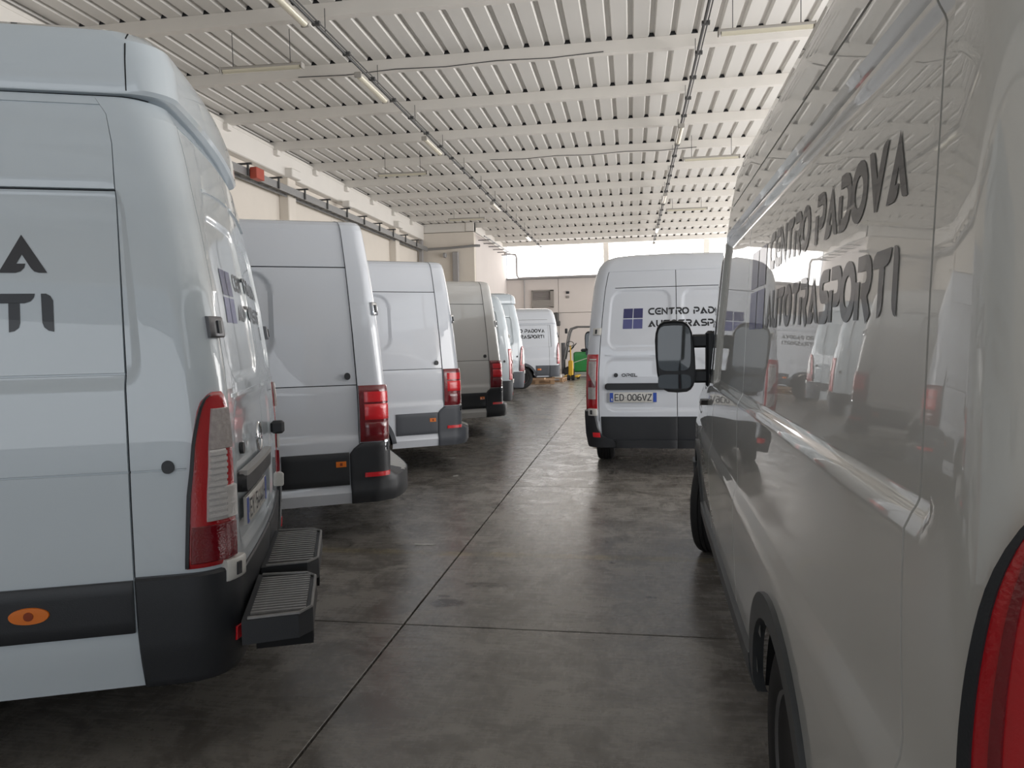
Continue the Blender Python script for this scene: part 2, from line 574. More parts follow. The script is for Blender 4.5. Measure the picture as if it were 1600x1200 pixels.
def patch(sh, name, parent, m_, fn, na=8, nb=8, off=0.006, thick=0.02, bev=0.003, ee=0.02, offf=None):
    """raised panel that follows the bodywork; fn(a,b) -> (U,z)"""
    A = np.concatenate([[0, ee], np.linspace(0, 1, na + 1)[1:-1], [1 - ee, 1]])
    B = np.concatenate([[0, ee], np.linspace(0, 1, nb + 1)[1:-1], [1 - ee, 1]])
    a, b = np.meshgrid(A, B, indexing='ij')
    U, Z = fn(a, b)
    o = np.full(a.shape, off, float)
    if offf is not None:
        o = o + offf(a, b)
    o[0, :] -= bev
    o[-1, :] -= bev
    o[:, 0] -= bev
    o[:, -1] -= bev
    T = sh.P(U, Z, o)
    n, k = a.shape
    V = T.reshape(-1, 3).tolist()
    F = []
    # orientation: outward. for U>0 increasing U, increasing z
    flip = float(np.mean(U)) < 0
    d = (float(U[-1, 0]) - float(U[0, 0])) < 0
    for i in range(n - 1):
        for j in range(k - 1):
            q = (i * k + j, (i + 1) * k + j, (i + 1) * k + j + 1, i * k + j + 1)
            F.append(q if not d else q[::-1])
    ring = [(i, 0) for i in range(n)] + [(n - 1, j) for j in range(1, k)] + [(i, k - 1) for i in range(n - 2, -1, -1)] + [(0, j) for j in range(k - 2, 0, -1)]
    base = len(V)
    for (i, j) in ring:
        V.append(sh.P(U[i, j], Z[i, j], float(o[i, j]) - thick).tolist())
    for t in range(len(ring)):
        t2 = (t + 1) % len(ring)
        i1 = ring[t][0] * k + ring[t][1]
        i2 = ring[t2][0] * k + ring[t2][1]
        q = (base + t, base + t2, i2, i1)
        F.append(q if not d else q[::-1])
    # side walls and top: from_pydata order; outward for +U is x decreasing -> reverse
    F = [f[::-1] for f in F]
    return mk(name, V, F, m_, parent, True, 40)


def rect(U0, U1, z0, z1, rc=0.0):
    def fn(a, b):
        U = U0 + (U1 - U0) * a
        z = z0 + (z1 - z0) * b
        return U, z
    if rc:
        W, Hh = abs(U1 - U0), abs(z1 - z0)

        def fn(a, b):      # rounded ends: squeeze a near b=0,1
            k = np.clip(np.minimum(b, 1 - b) * Hh / rc, 0, 1)
            ins = rc * (1 - np.sqrt(np.clip(1 - (1 - k) ** 2, 0, 1)))
            sg = 1 if U1 > U0 else -1
            return U0 + sg * ins + (U1 - U0 - 2 * sg * ins) * a, z0 + (z1 - z0) * b
    return fn


def band(z0, z1, zs, Ua, Ub, slope=0.0, slope0=0.0):
    def fn(a, b):
        z = z0 + (z1 - z0) * b
        u0 = np.interp(z, zs, Ua)
        u1 = np.interp(z, zs, Ub)
        U = u0 + (u1 - u0) * a
        return U, z + slope * (a - .5) * b + slope0 * (a - .5) * (1 - b)
    return fn


def ellipse(Uc, zc, ru, rz):
    def fn(a, b):          # disc mapping
        x, y = 2 * a - 1, 2 * b - 1
        return Uc + ru * x * np.sqrt(1 - y * y / 2), zc + rz * y * np.sqrt(1 - x * x / 2)
    return fn


def text_on(sh, name, parent, m_, txt, U_start, z_base, h, total, font=GL, t=0.2, off=0.0015, kx=1.0, offf=None):
    """text reads towards falling U"""
    q, W = ribbons(txt, font, t, total / h)
    V = []
    F = []
    for qd in q:
        n = len(V)
        for (x, y) in qd:
            V.append((U_start - x * h, z_base + y * h))
        F.append(tuple(range(n, n + len(qd))))
    V = np.array(V)
    o = off if offf is None else off + offf(V[:, 0], V[:, 1])
    P = sh.P(V[:, 0], V[:, 1], o)
    return mk(name, P.tolist(), F, m_, parent, False)


def logo_on(sh, parent, U_left, z0, sz, off=0.002, wid=None, offf=None):
    wid = wid or sz
    g = 0.045
    lg = None
    for (i, j) in ((0, 0), (1, 0), (0, 1), (1, 1)):
        ua = U_left - wid * i * (0.5 + g / 2)
        ub = ua - wid * (0.5 - g / 2)
        za = z0 + sz * j * (0.5 + g / 2)
        zb = za + sz * (0.5 - g / 2)
        n = 3
        uu, zz = np.meshgrid(np.linspace(ua, ub, n), np.linspace(za, zb, n), indexing='ij')
        o_ = off if offf is None else off + offf(uu, zz)
        P = sh.P(uu, zz, o_).reshape(-1, 3).tolist()
        F = [(a * n + b, (a + 1) * n + b, (a + 1) * n + b + 1, a * n + b + 1) for a in range(n - 1) for b in range(n - 1)]
        mk('logo_square', P, F, NAVY1 if j else NAVY2, parent, False)


def body(sh, parent, paintm, zmax_parts, grooves, recesses, regions, arches, steps=(), extraU=(), extraZ=(), ref=0.07, part_labels=None):
    """grooves: ('v',U,z0,z1) | ('h',z,U0,U1); recess: (U0,U1,z0,z1,depth,edge,radius)
    regions: list of (name, fn(U,Z,V)->mask, material) first match wins"""
    us = set()
    g = 0.0024

    def addu(x):
        us.add(round(abs(float(x)), 5))
    zs = set()
    for x in np.arange(0, sh.Wn, .075):
        addu(x)
    addu(sh.Wn)
    for i in range(1, 8):
        addu(sh.Wn + sh.a * i / 8)
    for x in np.arange(sh.U1, sh.U2, ref):
        addu(x)
    addu(sh.U2)
    for i in range(1, 8):
        addu(sh.U2 + sh.a2 * i / 8)
    for x in np.linspace(sh.U3, sh.U4, 9):
        addu(x)
    for x in extraU:
        addu(x)
    zlin = set(np.round(np.arange(sh.z[0], 2.3, .085), 5).tolist())
    for z in extraZ:
        zlin.add(z)
    for gr in grooves:
        if gr[0] == 'v':
            for d in (-g * 1.8, -g, g, g * 1.8):
                addu(abs(gr[1]) + d)
            zlin.update((gr[2], gr[3]))
        else:
            for d in (-g * 1.8, -g, g, g * 1.8):
                zlin.add(round(gr[1] + d, 5))
            addu(gr[2])
            addu(gr[3])
    for rc in recesses:
        U0, U1_, z0, z1, dp, ed, rad = rc
        for x in (U0, U1_):
            for d in (-ed, -ed / 2, 0, ed / 2, ed):
                addu(abs(x) + d)
            sgn = 1 if x == min(abs(U0), abs(U1_)) else -1
        for x in (z0, z1):
            for d in (-ed, -ed / 2, 0, ed / 2, ed):
                zlin.add(round(x + d, 5))
            for d in (rad * .3, rad * .6, rad):
                zlin.add(round(x + (d if x == z0 else -d), 5))
        lo, hi = min(abs(U0), abs(U1_)), max(abs(U0), abs(U1_))
        for d in (rad * .3, rad * .6, rad):
            addu(lo + d)
            addu(hi - d)
    cols = sorted(u for u in us if 0 <= u <= sh.U4 + 1e-6)
    # drop near-duplicates
    cc = [cols[0]]
    for c in cols[1:]:
        if c - cc[-1] > 0.0008:
            cc.append(c)
    cols = np.array(cc)
    cols[-1] = sh.U4
    U = np.concatenate([-cols[::-1][:-1], cols])
    vs = set(round(float(x), 6) for x in sh.vi)
    for z in zlin:
        if sh.z[0] < z < sh.z.max() - .05:
            vs.add(round(float(sh.v_of_z(z)), 6))
    top = sh.vi[-1]
    vv = sorted(vs)
    v2 = [vv[0]]
    for x in vv[1:]:
        if x - v2[-1] > 1e-4:
            v2.append(x)
    v = np.array(v2)
    UU, VV = np.meshgrid(U, v, indexing='ij')
    ZZ = np.interp(VV, sh.vi, sh.z)
    off = np.zeros_like(UU)
    gap = np.zeros_like(UU, bool)
    for rc in recesses:
        U0, U1_, z0, z1, dp, ed, rad = rc
        cu, cz = (U0 + U1_) / 2, (z0 + z1) / 2
        hx, hz = abs(U1_ - U0) / 2, (z1 - z0) / 2
        dx = np.abs(UU - cu) - hx + rad
        dz = np.abs(ZZ - cz) - hz + rad
        sd = np.hypot(np.maximum(dx, 0), np.maximum(dz, 0)) + np.minimum(np.maximum(dx, dz), 0) - rad
        off -= dp * sm((-sd + ed / 2) / ed)
    for (z0, z1, d0, d1, Ua, Ub) in steps:     # offset ramps by height on the flanks
        m_ = (np.abs(UU) >= Ua) & (np.abs(UU) <= Ub)
        off += np.where(m_, d0 + (d1 - d0) * sm((ZZ - z0) / (z1 - z0)) - d0, 0)
    for gr in grooves:
        if gr[0] == 'v':
            m_ = (np.abs(UU - gr[1]) < g * 1.2) & (ZZ >= gr[2] - 1e-4) & (ZZ <= gr[3] + 1e-4)
        else:
            a_, b_ = min(gr[2], gr[3]), max(gr[2], gr[3])
            m_ = (np.abs(ZZ - gr[1]) < g * 1.2) & (UU >= a_ - 1e-4) & (UU <= b_ + 1e-4)
        if gr[0] == 'c':
            off[m_] -= 0.005
        else:
            off[m_] -= 0.012
            gap |= m_
    P = sh.surf(UU, VV, off)
    n, k = UU.shape
    Uc = (UU[:-1, :-1] + UU[1:, 1:]) / 2
    Zc = (ZZ[:-1, :-1] + ZZ[1:, 1:]) / 2
    Vc = (VV[:-1, :-1] + VV[1:, 1:]) / 2
    gf = gap[:-1, :-1] & gap[1:, :-1] & gap[:-1, 1:] & gap[1:, 1:]
    keep = np.ones_like(Uc, bool)
    Xc = np.abs(Uc) - sh.U1 + sh.cr
    for (xa, R) in arches:
        keep &= ~((np.abs(Uc) > sh.U1) & (np.abs(Uc) < sh.U2) & (np.hypot(Xc - xa, Zc - .34) < R))
    left = keep.copy()
    I, J = np.meshgrid(np.arange(n - 1), np.arange(k - 1), indexing='ij')
    Pf = P.reshape(-1, 3)
    for (name, fn, mt) in regions + [('body', lambda U, Z, V: np.ones_like(U, bool), paintm)]:
        m_ = left & fn(Uc, Zc, Vc)
        left &= ~m_
        if not m_.any():
            continue
        ii, jj = I[m_], J[m_]
        F = np.stack([ii * k + jj, ii * k + jj + 1, (ii + 1) * k + jj + 1, (ii + 1) * k + jj], -1)
        idx, inv = np.unique(F, return_inverse=True)
        F = inv.reshape(F.shape)
        mi = gf[m_].astype(np.int32)
        o = mk(name, Pf[idx].tolist(), F.tolist(), [mt, GAP], parent, True, 24, mi)
        if part_labels and name in part_labels:
            o['label'] = part_labels[name]
    return U, v


def wheel(parent, x, y, s, r=0.345, w_=0.215, cap=STEEL, steer=0.0):
    """s = +1 left side, -1 right side; outer face at y"""
    mb = MB()
    yo = y
    rim = [(0.0, yo - s * .03), (.05, yo - s * .03), (.06, yo - s * .05), (.10, yo - s * .055), (.16, yo - s * .035), (.185, yo - s * .03), (.20, yo - s * .01), (.208, yo - s * .004), (.205, yo - s * .05), (.20, yo - s * w_)]
    mb.lathe([(max(a, .002), b) for a, b in rim], (x, 0, r), 'y', 28)
    for k in range(5):
        t = 2 * PI * k / 5
        mb.lathe([(.012, 0), (.012, .018), (.004, .022)] if s > 0 else [(.012, 0), (.012, -.018), (.004, -.022)], (x + .075 * math.cos(t), yo - s * .052, r + .075 * math.sin(t)), 'y', 8)
    o = mb.obj('wheel', cap, parent)
    t = MB()
    pr = [(.206, yo - s * .012), (.225, yo), (.29, yo + s * .004), (.322, yo - s * .006), (.338, yo - s * .022), (r, yo - s * .045)]
    for q in range(4):       # grooves of the tread
        c = .06 + q * .03
        pr += [(r, yo - s * (c - .004)), (r - .009, yo - s * c), (r - .009, yo - s * (c + .006)), (r, yo - s * (c + .010))]
    pr += [(r, yo - s * (w_ - .045)), (.338, yo - s * (w_ - .022)), (.322, yo - s * (w_ - .006)), (.29, yo - s * w_), (.206, yo - s * (w_ - .01))]
    tb = MB().lathe(pr, (x, 0, r), 'y', 40)
    tb.F = [f[::-1] for f in tb.F] if s < 0 else tb.F
    tb.obj('tyre', RUBBER, o, ang=50)
    if steer:
        yc = y - s * w_ / 2
        o.matrix_basis = Matrix.Translation((x, yc, 0)) @ Matrix.Rotation(steer, 4, 'Z') @ Matrix.Translation((-x, -yc, 0))
    return o


def running_gear(parent, sh, xr, xf, wt, R=.43, archm=None, ringw=.05, steer=0.0):
    for s in (1, -1):
        for xx in (xr, xf):
            wheel(parent, xx, s * wt, s, steer=steer if xx == xf else 0.0)
            # arch liner
            n = 14
            V = []
            F = []
            for i in range(n + 1):
                t = .16 + (PI - .32) * i / n
                for yy in (s * (wt - .01), s * (wt - .30)):
                    V.append((xx + (R + .015) * math.cos(t), yy, .31 + (R + .04) * math.sin(t)))
            for i in range(n):
                F.append((2 * i, 2 * i + 1, 2 * i + 3, 2 * i + 2))
            mk('arch_liner', V, F, UNDER, parent)
            rm = archm

            def fn(a, b, xx=xx, s=s):
                t = .09 + (PI - .18) * a
                rr = R - .012 + ringw * b
                X = xx + rr * np.cos(t)
                return s * (sh.U1 + X - sh.cr), .335 + rr * np.sin(t) * 1.0
            patch(sh, 'wheel_arch', parent, rm, fn, 20, 2, off=.014, thick=.03, bev=.004, ee=.01)
    u = MB()
    x0 = .25
    wn = wt - .26
    u.box(((x0 + sh.L - .4) / 2, 0, .43), (sh.L - .4 - x0, 2 * wn, .22))
    u.box(((xr + xf) / 2, 0, .42), (xf - xr - 2 * R - .08, 2 * wt - .24, .2))
    u.box(((xr - R - .04 + .22) / 2, 0, .47), (xr - R - .04 - .22, 2 * wt - .10, .2))
    u.box((xf + R + .04 + .12, 0, .45), (.24, 2 * wt - .25, .2))
    u.tube([(xr, -wt + .1, .345), (xr, wt - .1, .345)], .05, 8)
    u.tube([(xf, -wt + .1, .345), (xf, wt - .1, .345)], .04, 8)
    u.obj('underbody', UNDER, parent)


def plate(sh, parent, Uc, zc, txt, off=.02):
    hw, hh = .26, .056
    po = patch(sh, 'number_plate', parent, PLATE, rect(Uc + hw, Uc - hw, zc - hh, zc + hh), 4, 2, off=off, thick=.012, bev=.001)
    patch(sh, 'plate_band', po, PBLUE, rect(Uc + hw - .004, Uc + hw - .042, zc - hh + .004, zc + hh - .004), 2, 2, off=off + .0015, thick=.002, bev=0)
    patch(sh, 'plate_band', po, PBLUE, rect(Uc - hw + .042, Uc - hw + .004, zc - hh + .004, zc + hh - .004), 2, 2, off=off + .0015, thick=.002, bev=0)
    text_on(sh, 'plate_characters', po, DECAL, txt, Uc + hw - .056, zc - .038, .076, .415, PG, .13, off + .003)
    text_on(sh, 'plate_letter', po, PLATE, 'I', Uc + hw - .018, zc - .04, .03, .02, GL, .22, off + .003)
    return po


def cab(sh, parent, xf, glass_z0, glass_z1):
    """windscreen, side windows, bonnet details of the nose"""
    L = sh.L
    z0, z1 = glass_z0, glass_z1
    patch(sh, 'windscreen', parent, GLASS, rect(-(2 * sh.U4 - sh.U3 + .12 - sh.U4), -(sh.U3 - .30), z0, z1), 10, 8, off=.004, thick=.006, bev=.002) if False else None
    for s in (1, -1):
        a = s * sh.U4
        patch(sh, 'windscreen', parent, GLASS, rect(a, s * (sh.U2 + .16), z0 + .02, z1), 12, 8, off=.004, thick=.006, bev=.002)
        Xw0, Xw1 = L - sh.cf - 1.12, L - sh.cf - .22
        zz = [z0, z0 + .45, z1 - .05]
        patch(sh, 'side_window', parent, GLASS, band(z0 - .02, z1 - .06, zz, [s * sh.U(Xw0)] * 3, [s * sh.U(Xw1), s * sh.U(Xw1 - .1), s * sh.U(Xw1 - .28)]), 8, 8, off=.004, thick=.006, bev=.002)
        patch(sh, 'headlight', parent, CLEAR, band(.78, 1.05, [.78, 1.05], [s * (sh.U2 + .1)] * 2, [s * (sh.U3 + .12), s * (sh.U3 - .02)]), 6, 6, off=.008)
        patch(sh, 'front_bumper', parent, BLACK, rect(s * sh.U4, s * (sh.U2 - .2), sh.z[0], .62), 12, 5, off=.03, thick=.05, bev=.01)
        patch(sh, 'grille', parent, BLACK, rect(s * sh.U4, s * (sh.U3 + .1), .74, .98), 6, 5, off=.008)
        patch(sh, 'door_handle', parent, BLACK, rect(s * sh.U(Xw0 + .02), s * sh.U(Xw0 + .2), 1.13, 1.165), 4, 2, off=.035, thick=.03, bev=.008)


def side_mirror(parent, x, y, z, s, rz=0.0, lbl=None):
    """two-glass black mirror on arms; x,y,z = foot on the door"""
    o = MB()
    # rounded housing, glass faces rearwards (-x)
    pts = []
    hw, hh = .115, .215
    cy, cz = y + s * .215, z + .02
    outl = []
    for t in range(24):
        a = 2 * PI * t / 24
        ca, sa = math.cos(a), math.sin(a)
        px = hw * (abs(ca) ** .55) * (1 if ca > 0 else -1)
        pz = hh * (abs(sa) ** .6) * (1 if sa > 0 else -1)
        px += .012 * (pz / hh)
        outl.append((px, pz))
    lay = [(-.045, .93), (-.05, .985), (-.035, 1.0), (.03, .97), (.08, .84), (.11, .55), (.118, .2)]
    V = []
    for (dx, sc_) in lay:
        for (py, pz) in outl:
            V.append((x + dx, cy + py * sc_ * (s if s > 0 else s), cz + pz * sc_))
    n = 24
    F = []
    for i in range(len(lay) - 1):
        for k in range(n):
            l = (k + 1) % n
            q = (i * n + k, i * n + l, (i + 1) * n + l, (i + 1) * n + k)
            F.append(q if s > 0 else q[::-1])
    F.append(tuple(range(n - 1, -1, -1)) if s < 0 else tuple(range(n)))
    F.append(tuple((len(lay) - 1) * n + k for k in range(n)))
    o.add(V, F)
    h = o.obj('mirror', BLACK, parent)
    for (nm, za, zb) in (('mirror_glass', -.085, .185), ('mirror_glass', -.19, -.105)):
        g = MB()
        V = []
        c2 = (za + zb) / 2
        hz = (zb - za) / 2
        for dx in (-.040, -.053):
            for t in range(20):
                a = 2 * PI * t / 20
                ca, sa = math.cos(a), math.sin(a)
                V.append((x + dx, cy + s * (.096 * (abs(ca) ** .4) * (1 if ca > 0 else -1) + .006), cz + c2 + hz * (abs(sa) ** .4) * (1 if sa > 0 else -1)))
        F = [(t, (t + 1) % 20, 20 + (t + 1) % 20, 20 + t) for t in range(20)] + [tuple(range(20)), tuple(range(39, 19, -1))]
        g.add(V, F)
        g.obj(nm, MIRROR, h)
    a = MB()
    a.box((x + .03, y + s * .07, cz + .09), (.06, .14, .08), bev=.012)
    a.box((x + .03, y + s * .07, cz - .12), (.06, .14, .08), bev=.012)
    a.box((x + .03, y + s * .01, cz - .02), (.10, .05, .34), bev=.015)
    a.obj('mirror_arm', BLACK, parent)


def hinge(sh, parent, U, z, m_=None, w_=.05, h=.075, of=.022):
    m_ = m_ or STEEL
    p = patch(sh, 'door_hinge', parent, m_, rect(U - w_, U + w_, z - h / 2, z + h / 2), 3, 3, off=of, thick=.04, bev=.005, ee=.08)
    patch(sh, 'hinge_pin', p, BLACK, rect(U - .004, U + .014, z - h * .3, z + h * .3), 2, 2, off=of + .006, thick=.01, bev=.002)


# ---------------------------------------------------------------- the three kinds of van
def movano(loc, rz, label, high=False, paintm=WHITE, L=5.4, plate_txt=None, cladm=BLACK, rear_text=False, side_text=False, name_badge=False, emblem=False, steps=False, group=None):
    root = empty('van', (loc[0], loc[1], 0), rz, label, 'van', group)
    pf = [(.30, .965, .03, .10), (.45, .992, .015, .02), (.62, 1.0, .005, 0), (.80, 1.003, .0, 0), (.98, 1.003, .0, .03), (1.10, 1.0, .0, .22), (1.16, .998, .003, .55), (1.22, .995, .005, .85),
          (1.38, .985, .015, 1.02), (1.45, .980, .02, 1.08), (1.75, .955, .055, 1.42), (2.00, .928, .095, 1.70), (2.10, .915, .115, 1.80)]
    if high:
        pf += [(2.27, .900, .145, 1.92), (2.38, .885, .17, 2.0), (2.438, .876, .20, 2.05), (2.450, .868, .225, 2.06), (2.455, .880, .165, 2.04), (2.47, .884, .155, 2.04), (2.58, .878, .165, 2.08),
               (2.65, .865, .19, 2.13), (2.69, .84, .24, 2.2), (2.72, .78, .31, 2.3), (2.742, .64, .40, 2.4), (2.752, .40, .47, 2.5), (2.757, .15, .52, 2.6)]
    else:
        pf += [(2.25, .885, .150, 1.95), (2.34, .855, .18, 2.05), (2.40, .81, .215, 2.15), (2.44, .755, .25, 2.25), (2.465, .68, .29, 2.35), (2.48, .55, .34, 2.45), (2.49, .30, .40, 2.55), (2.492, .1, .45, 2.6)]
    sh = Shell(L, pf, .14, wref=1.0, dec=.30, bulge=.03)
    vcap = sh.v_of_z(2.4525) if high else sh.v_of_z(2.30)
    sx = .355
    D = .86                    # door edge on the rear face
    zt = 2.38 if high else 2.28
    Us = sh.U(sx)
    G = [('v', 0, .66, zt), ('v', D, .60, zt), ('v', -D, .60, zt), ('c', zt, -D, D)]
    if not high:
        G += [('h', 2.095, -.74, .74)]
    for s in (1, -1):
        G += [('v', s * Us, .71, 2.10 if not high else 2.44), ('c', 1.445, s * Us, s * sh.U(1.95)), ('h', 2.105, s * Us, s * sh.U(2.6)),
              ('v', s * sh.U(L - 1.72), .5, 2.05), ('v', s * sh.U(L - .62), .5, 1.2), ('c', 1.095, s * sh.U(.03 + .18), s * sh.U(L - 1.9))]
        if not high:
            G += [('h', 2.20, s * Us, s * sh.U(3.6))]
    if high:
        G += [('c', 2.41, Us, sh.U(3.6)), ('c', 2.41, -Us, -sh.U(3.6)), ('h', 2.449, .95, sh.U(3.4)), ('h', 2.449, -.95, -sh.U(3.4))]
    R = []
    for s in (1, -1):
        lo, hi = sh.U(.30), sh.U(L - 2.0)
        R.append((s * lo, s * hi, 1.41, 2.105, .014, .05, .10))
        R.append((s * .075, s * (D - .09), 1.41, 2.06, .012, .035, .12))
    R.append((.78, -.30, .73, 1.30, .010, .05, .10))
    ru = sh.U
    regs = [('roof', lambda U, Z, V: V > vcap, paintm),
            ('rear_door', lambda U, Z, V: (U > 0) & (U < D) & (Z > .60) & (Z < zt), paintm),
            ('rear_door', lambda U, Z, V: (U < 0) & (U > -D) & (Z > .60) & (Z < zt), paintm),
            ('corner_panel', lambda U, Z, V: (U >= D) & (U < Us), paintm),
            ('corner_panel', lambda U, Z, V: (U <= -D) & (U > -Us), paintm),
            ('cab_door', lambda U, Z, V: (U > ru(L - 1.72)) & (U < ru(L - .62)) & (Z < 2.05), paintm),
            ('cab_door', lambda U, Z, V: (U < -ru(L - 1.72)) & (U > -ru(L - .62)) & (Z < 2.05), paintm),
            ('side_panel', lambda U, Z, V: (U >= Us) & (U < ru(L - 1.72)), paintm),
            ('side_panel', lambda U, Z, V: (U <= -Us) & (U > -ru(L - 1.72)), paintm)]
    xr = 1.38 if high else 1.12
    xf = xr + (2.75 if high else 3.18 if L < 5.3 else 3.4)
    body(sh, root, paintm, None, G, R, regs, [(xr, .42), (xf, .42)])
    running_gear(root, sh, xr, xf, .93, .42, cladm, .05)
    cab(sh, root, xf, 1.28, 2.0)
    # lower flank cladding, bumper, tail lights
    for s in (1, -1):
        patch(sh, 'flank_cladding', root, cladm, rect(s * (Us + .004), s * ru(xr - .46), .512, .705), 6, 4, off=.014, thick=.03)
        patch(sh, 'flank_cladding', root, cladm, rect(s * ru(xr + .46), s * ru(xf - .46), .50, .705), 14, 4, off=.014, thick=.03)
        # bumper corner
        patch(sh, 'rear_bumper', root, cladm, band(.30, .715, [.30, .385, .41, .45, .52, .715], [s * .66, s * .70, s * .79, s * .84, s * .875, s * .90], [s * (Us - .03), s * (Us - .02), s * (Us - .018), s * (Us - .015), s * (Us - .01), s * (Us - .006)]), 14, 14, off=.03, thick=.06, bev=.008)
        patch(sh, 'reflector', root, BRED, rect(s * .86, s * .93, .42, .475), 3, 3, off=.036, thick=.01, bev=.002)
        bigx = high
        if bigx:
            zz = [.73, .8, 1.0, 1.2, 1.3, 1.345, 1.37]
            oU = [ru(.155), ru(.153), ru(.14), ru(.115), ru(.09), ru(.07), ru(.03)]
            iU = [.90, .90, .90, .90, .905, .915, .93]
        else:
            zz = [.73, .8, 1.0, 1.2, 1.3, 1.345, 1.355]
            oU = [ru(.10)] * 7
            iU = [.878, .878, .873, .873, .873, .873, .873]
        iU = [s * x for x in iU]
        oU = [s * x for x in oU]
        rim = patch(sh, 'tail_light', root, RED, band(.73, 1.37 if bigx else 1.355, zz, iU, oU, slope=-.02 * s * 0), 10, 18, off=.014 if s > 0 else .006, thick=.04, bev=.006)
        ap = lambda t: [a + (b - a) * t for a, b in zip(iU, oU)]
        fr = lambda z0, z1, a, b, m_, nm, of=.026, sl=0., sl0=0.: patch(sh, nm, rim, m_, band(z0, z1, zz, ap(a), ap(b), slope=sl, slope0=sl0), 5, 5, off=of, thick=.012, bev=.003)
        if bigx:
            fr(.90, 1.16, .30, .66, CLEAR, 'clear_lens', .027)
            fr(1.16, 1.31, .10, .66, CLEARD, 'clear_lens', .027)
            fr(.90, 1.02, .04, .30, CLEAR, 'clear_lens', .027)
            fr(.75, .885, .06, .9, DRED, 'lower_lens', .025)
            for k in range(11):      # ribs moulded in the clear lens
                zr = .915 + k * .0225
                patch(sh, 'lens_rib', rim, CLEAR, band(zr, zr + .013, zz, ap(.31), ap(.65)), 4, 2, off=.034, thick=.01, bev=.005)
            patch(sh, 'light_edge', rim, BLACK, band(.735, 1.36, zz, ap(.93), ap(1.0)), 2, 14, off=.023, thick=.01, bev=.002)
        else:
            fr(1.29, 1.305, .12, .55, PLATE, 'reflector_strip')
            fr(1.06, 1.28, .10, .60, CLEARD, 'clear_lens', .026, 0., .16 * 1)
            fr(.85, .985, .10, .60, CLEARD, 'clear_lens')
            fr(.99, 1.06, .06, .62, DRED, 'lower_lens', .025)
        # flat lower cladding of the doors
        patch(sh, 'door_cladding', root, cladm, rect(s * .0008, s * (D - .02), .385, .655), 8, 5, off=.012, thick=.03, bev=.006)
        patch(sh, 'rear_bumper', root, cladm, rect(s * .0, s * .70, .30, .395), 8, 4, off=.045, thick=.08, bev=.01)
        hinge(sh, root, s * .925, .705, PLATE, .045, .08, .042)
        hinge(sh, root, s * .905, 1.61, PLATE if not high else STEEL, .045, .08)
        patch(sh, 'side_marker', root, ORANGE, ellipse(s * ru(.70), .612, .065, .03), 8, 8, off=.02, thick=.01, bev=.003)
        patch(sh, 'marker_core', root, DORANGE, ellipse(s * ru(.70), .612, .016, .016), 4, 4, off=.0225, thick=.01, bev=.002)
    patch(sh, 'filler_cap', root, BLACK, ellipse(ru(.205), 1.107, .024, .024), 8, 8, off=.01, thick=.02, bev=.005)
    # handle recess bar and plate on the left door
    hb = patch(sh, 'plate_handle', root, BLACK, rect(.79, .05, .955, 1.03, .03), 14, 6, off=.03, thick=.05, bev=.015)
    if high:
        patch(sh, 'handle_lip', hb, mat('handle_lip', (.35, .34, .33), .35), rect(.77, .07, 1.022, 1.042), 8, 2, off=.036, thick=.03, bev=.004)
    if plate_txt:
        plate(sh, root, .48, .872, plate_txt)
    patch(sh, 'door_lock', root, BLACK, ellipse(.67, 1.12, .024, .024), 8, 8, off=.006, thick=.02, bev=.005)
    # crease above the handle, crease near the top of the doors
    for s in (1, -1):
        patch(sh, 'door_crease', root, paintm, rect(s * .03, s * .80, 1.335, 1.35), 8, 3, off=.007, thick=.012, bev=.006)
        if high:
            def fn(a, b, s=s):
                return s * (.05 + .62 * a), 2.20 - .035 * (a ** 2) * 1.0 + .012 * b
            patch(sh, 'door_crease', root, paintm, fn, 8, 3, off=.008, thick=.012, bev=.006)
    if name_badge:
        text_on(sh, 'maker_badge', root, CHROME if False else BLACK, 'OPEL', .605, 1.102, .036, .175, GL, .24, .004)
    if emblem:
        e = MB()
        n = 28
        zc, Uc, rr = 1.13, .36, .062
        pts = []
        for k in range(n):
            t = 2 * PI * k / n
            p = sh.P(Uc + rr * math.cos(t) * 1.0, zc + rr * math.sin(t), .018)
            pts.append(tuple(p.tolist()))
        e.tube(pts, .007, 8, closed=True)
        bolt = [(-.085, .012), (-.01, .016), (-.018, -.002), (.085, -.012), (.01, -.018), (.018, .0)]
        z_ = [(Uc - b, zc + c) for b, c in bolt]
        for a, b in (((-.08, .004), (.0, .010)), ((.0, .010), (.0, -.010)), ((.0, -.010), (.08, -.004))):
            p0 = sh.P(Uc - a[0], zc + a[1], .018)
            p1 = sh.P(Uc - b[0], zc + b[1], .018)
            e.tube([tuple(p0.tolist()), tuple(p1.tolist())], .0065, 8)
        e.obj('maker_emblem', CHROME, root)
    rec = lambda U, z: np.where((U < D - .11) & (U > -D + .11) & (np.abs(U) > .095) & (z > 1.44) & (z < 2.04), -.012, 0.)
    if rear_text:
        logo_on(sh, root, .613, 1.635, .225, offf=lambda U, z: rec(U, z) * 1.0)
        text_on(sh, 'lettering', root, DECAL, 'CENTRO PADOVA', .325, 1.785, .076, 1.03, t=.235, offf=lambda U, z: np.where(np.abs(U) < .095, 0, -.012))
        text_on(sh, 'lettering', root, DECAL, 'AUTOTRASPORTI', .325, 1.650, .076, 1.03, t=.235, offf=lambda U, z: np.where(np.abs(U) < .095, 0, -.012))
    if side_text:
        text_on(sh, 'lettering', root, DECAL, 'CENTRO PADOVA', ru(.60) + 1.78, 1.807, .134, 1.78, off=-.0120, t=.25)
        text_on(sh, 'lettering', root, DECAL, 'AUTOTRASPORTI', ru(.575) + 1.78, 1.600, .134, 1.78, off=-.0120, t=.25)
        logo_on(sh, root, ru(.60) + 1.78 + .5, 1.60, .34, off=-.0115)
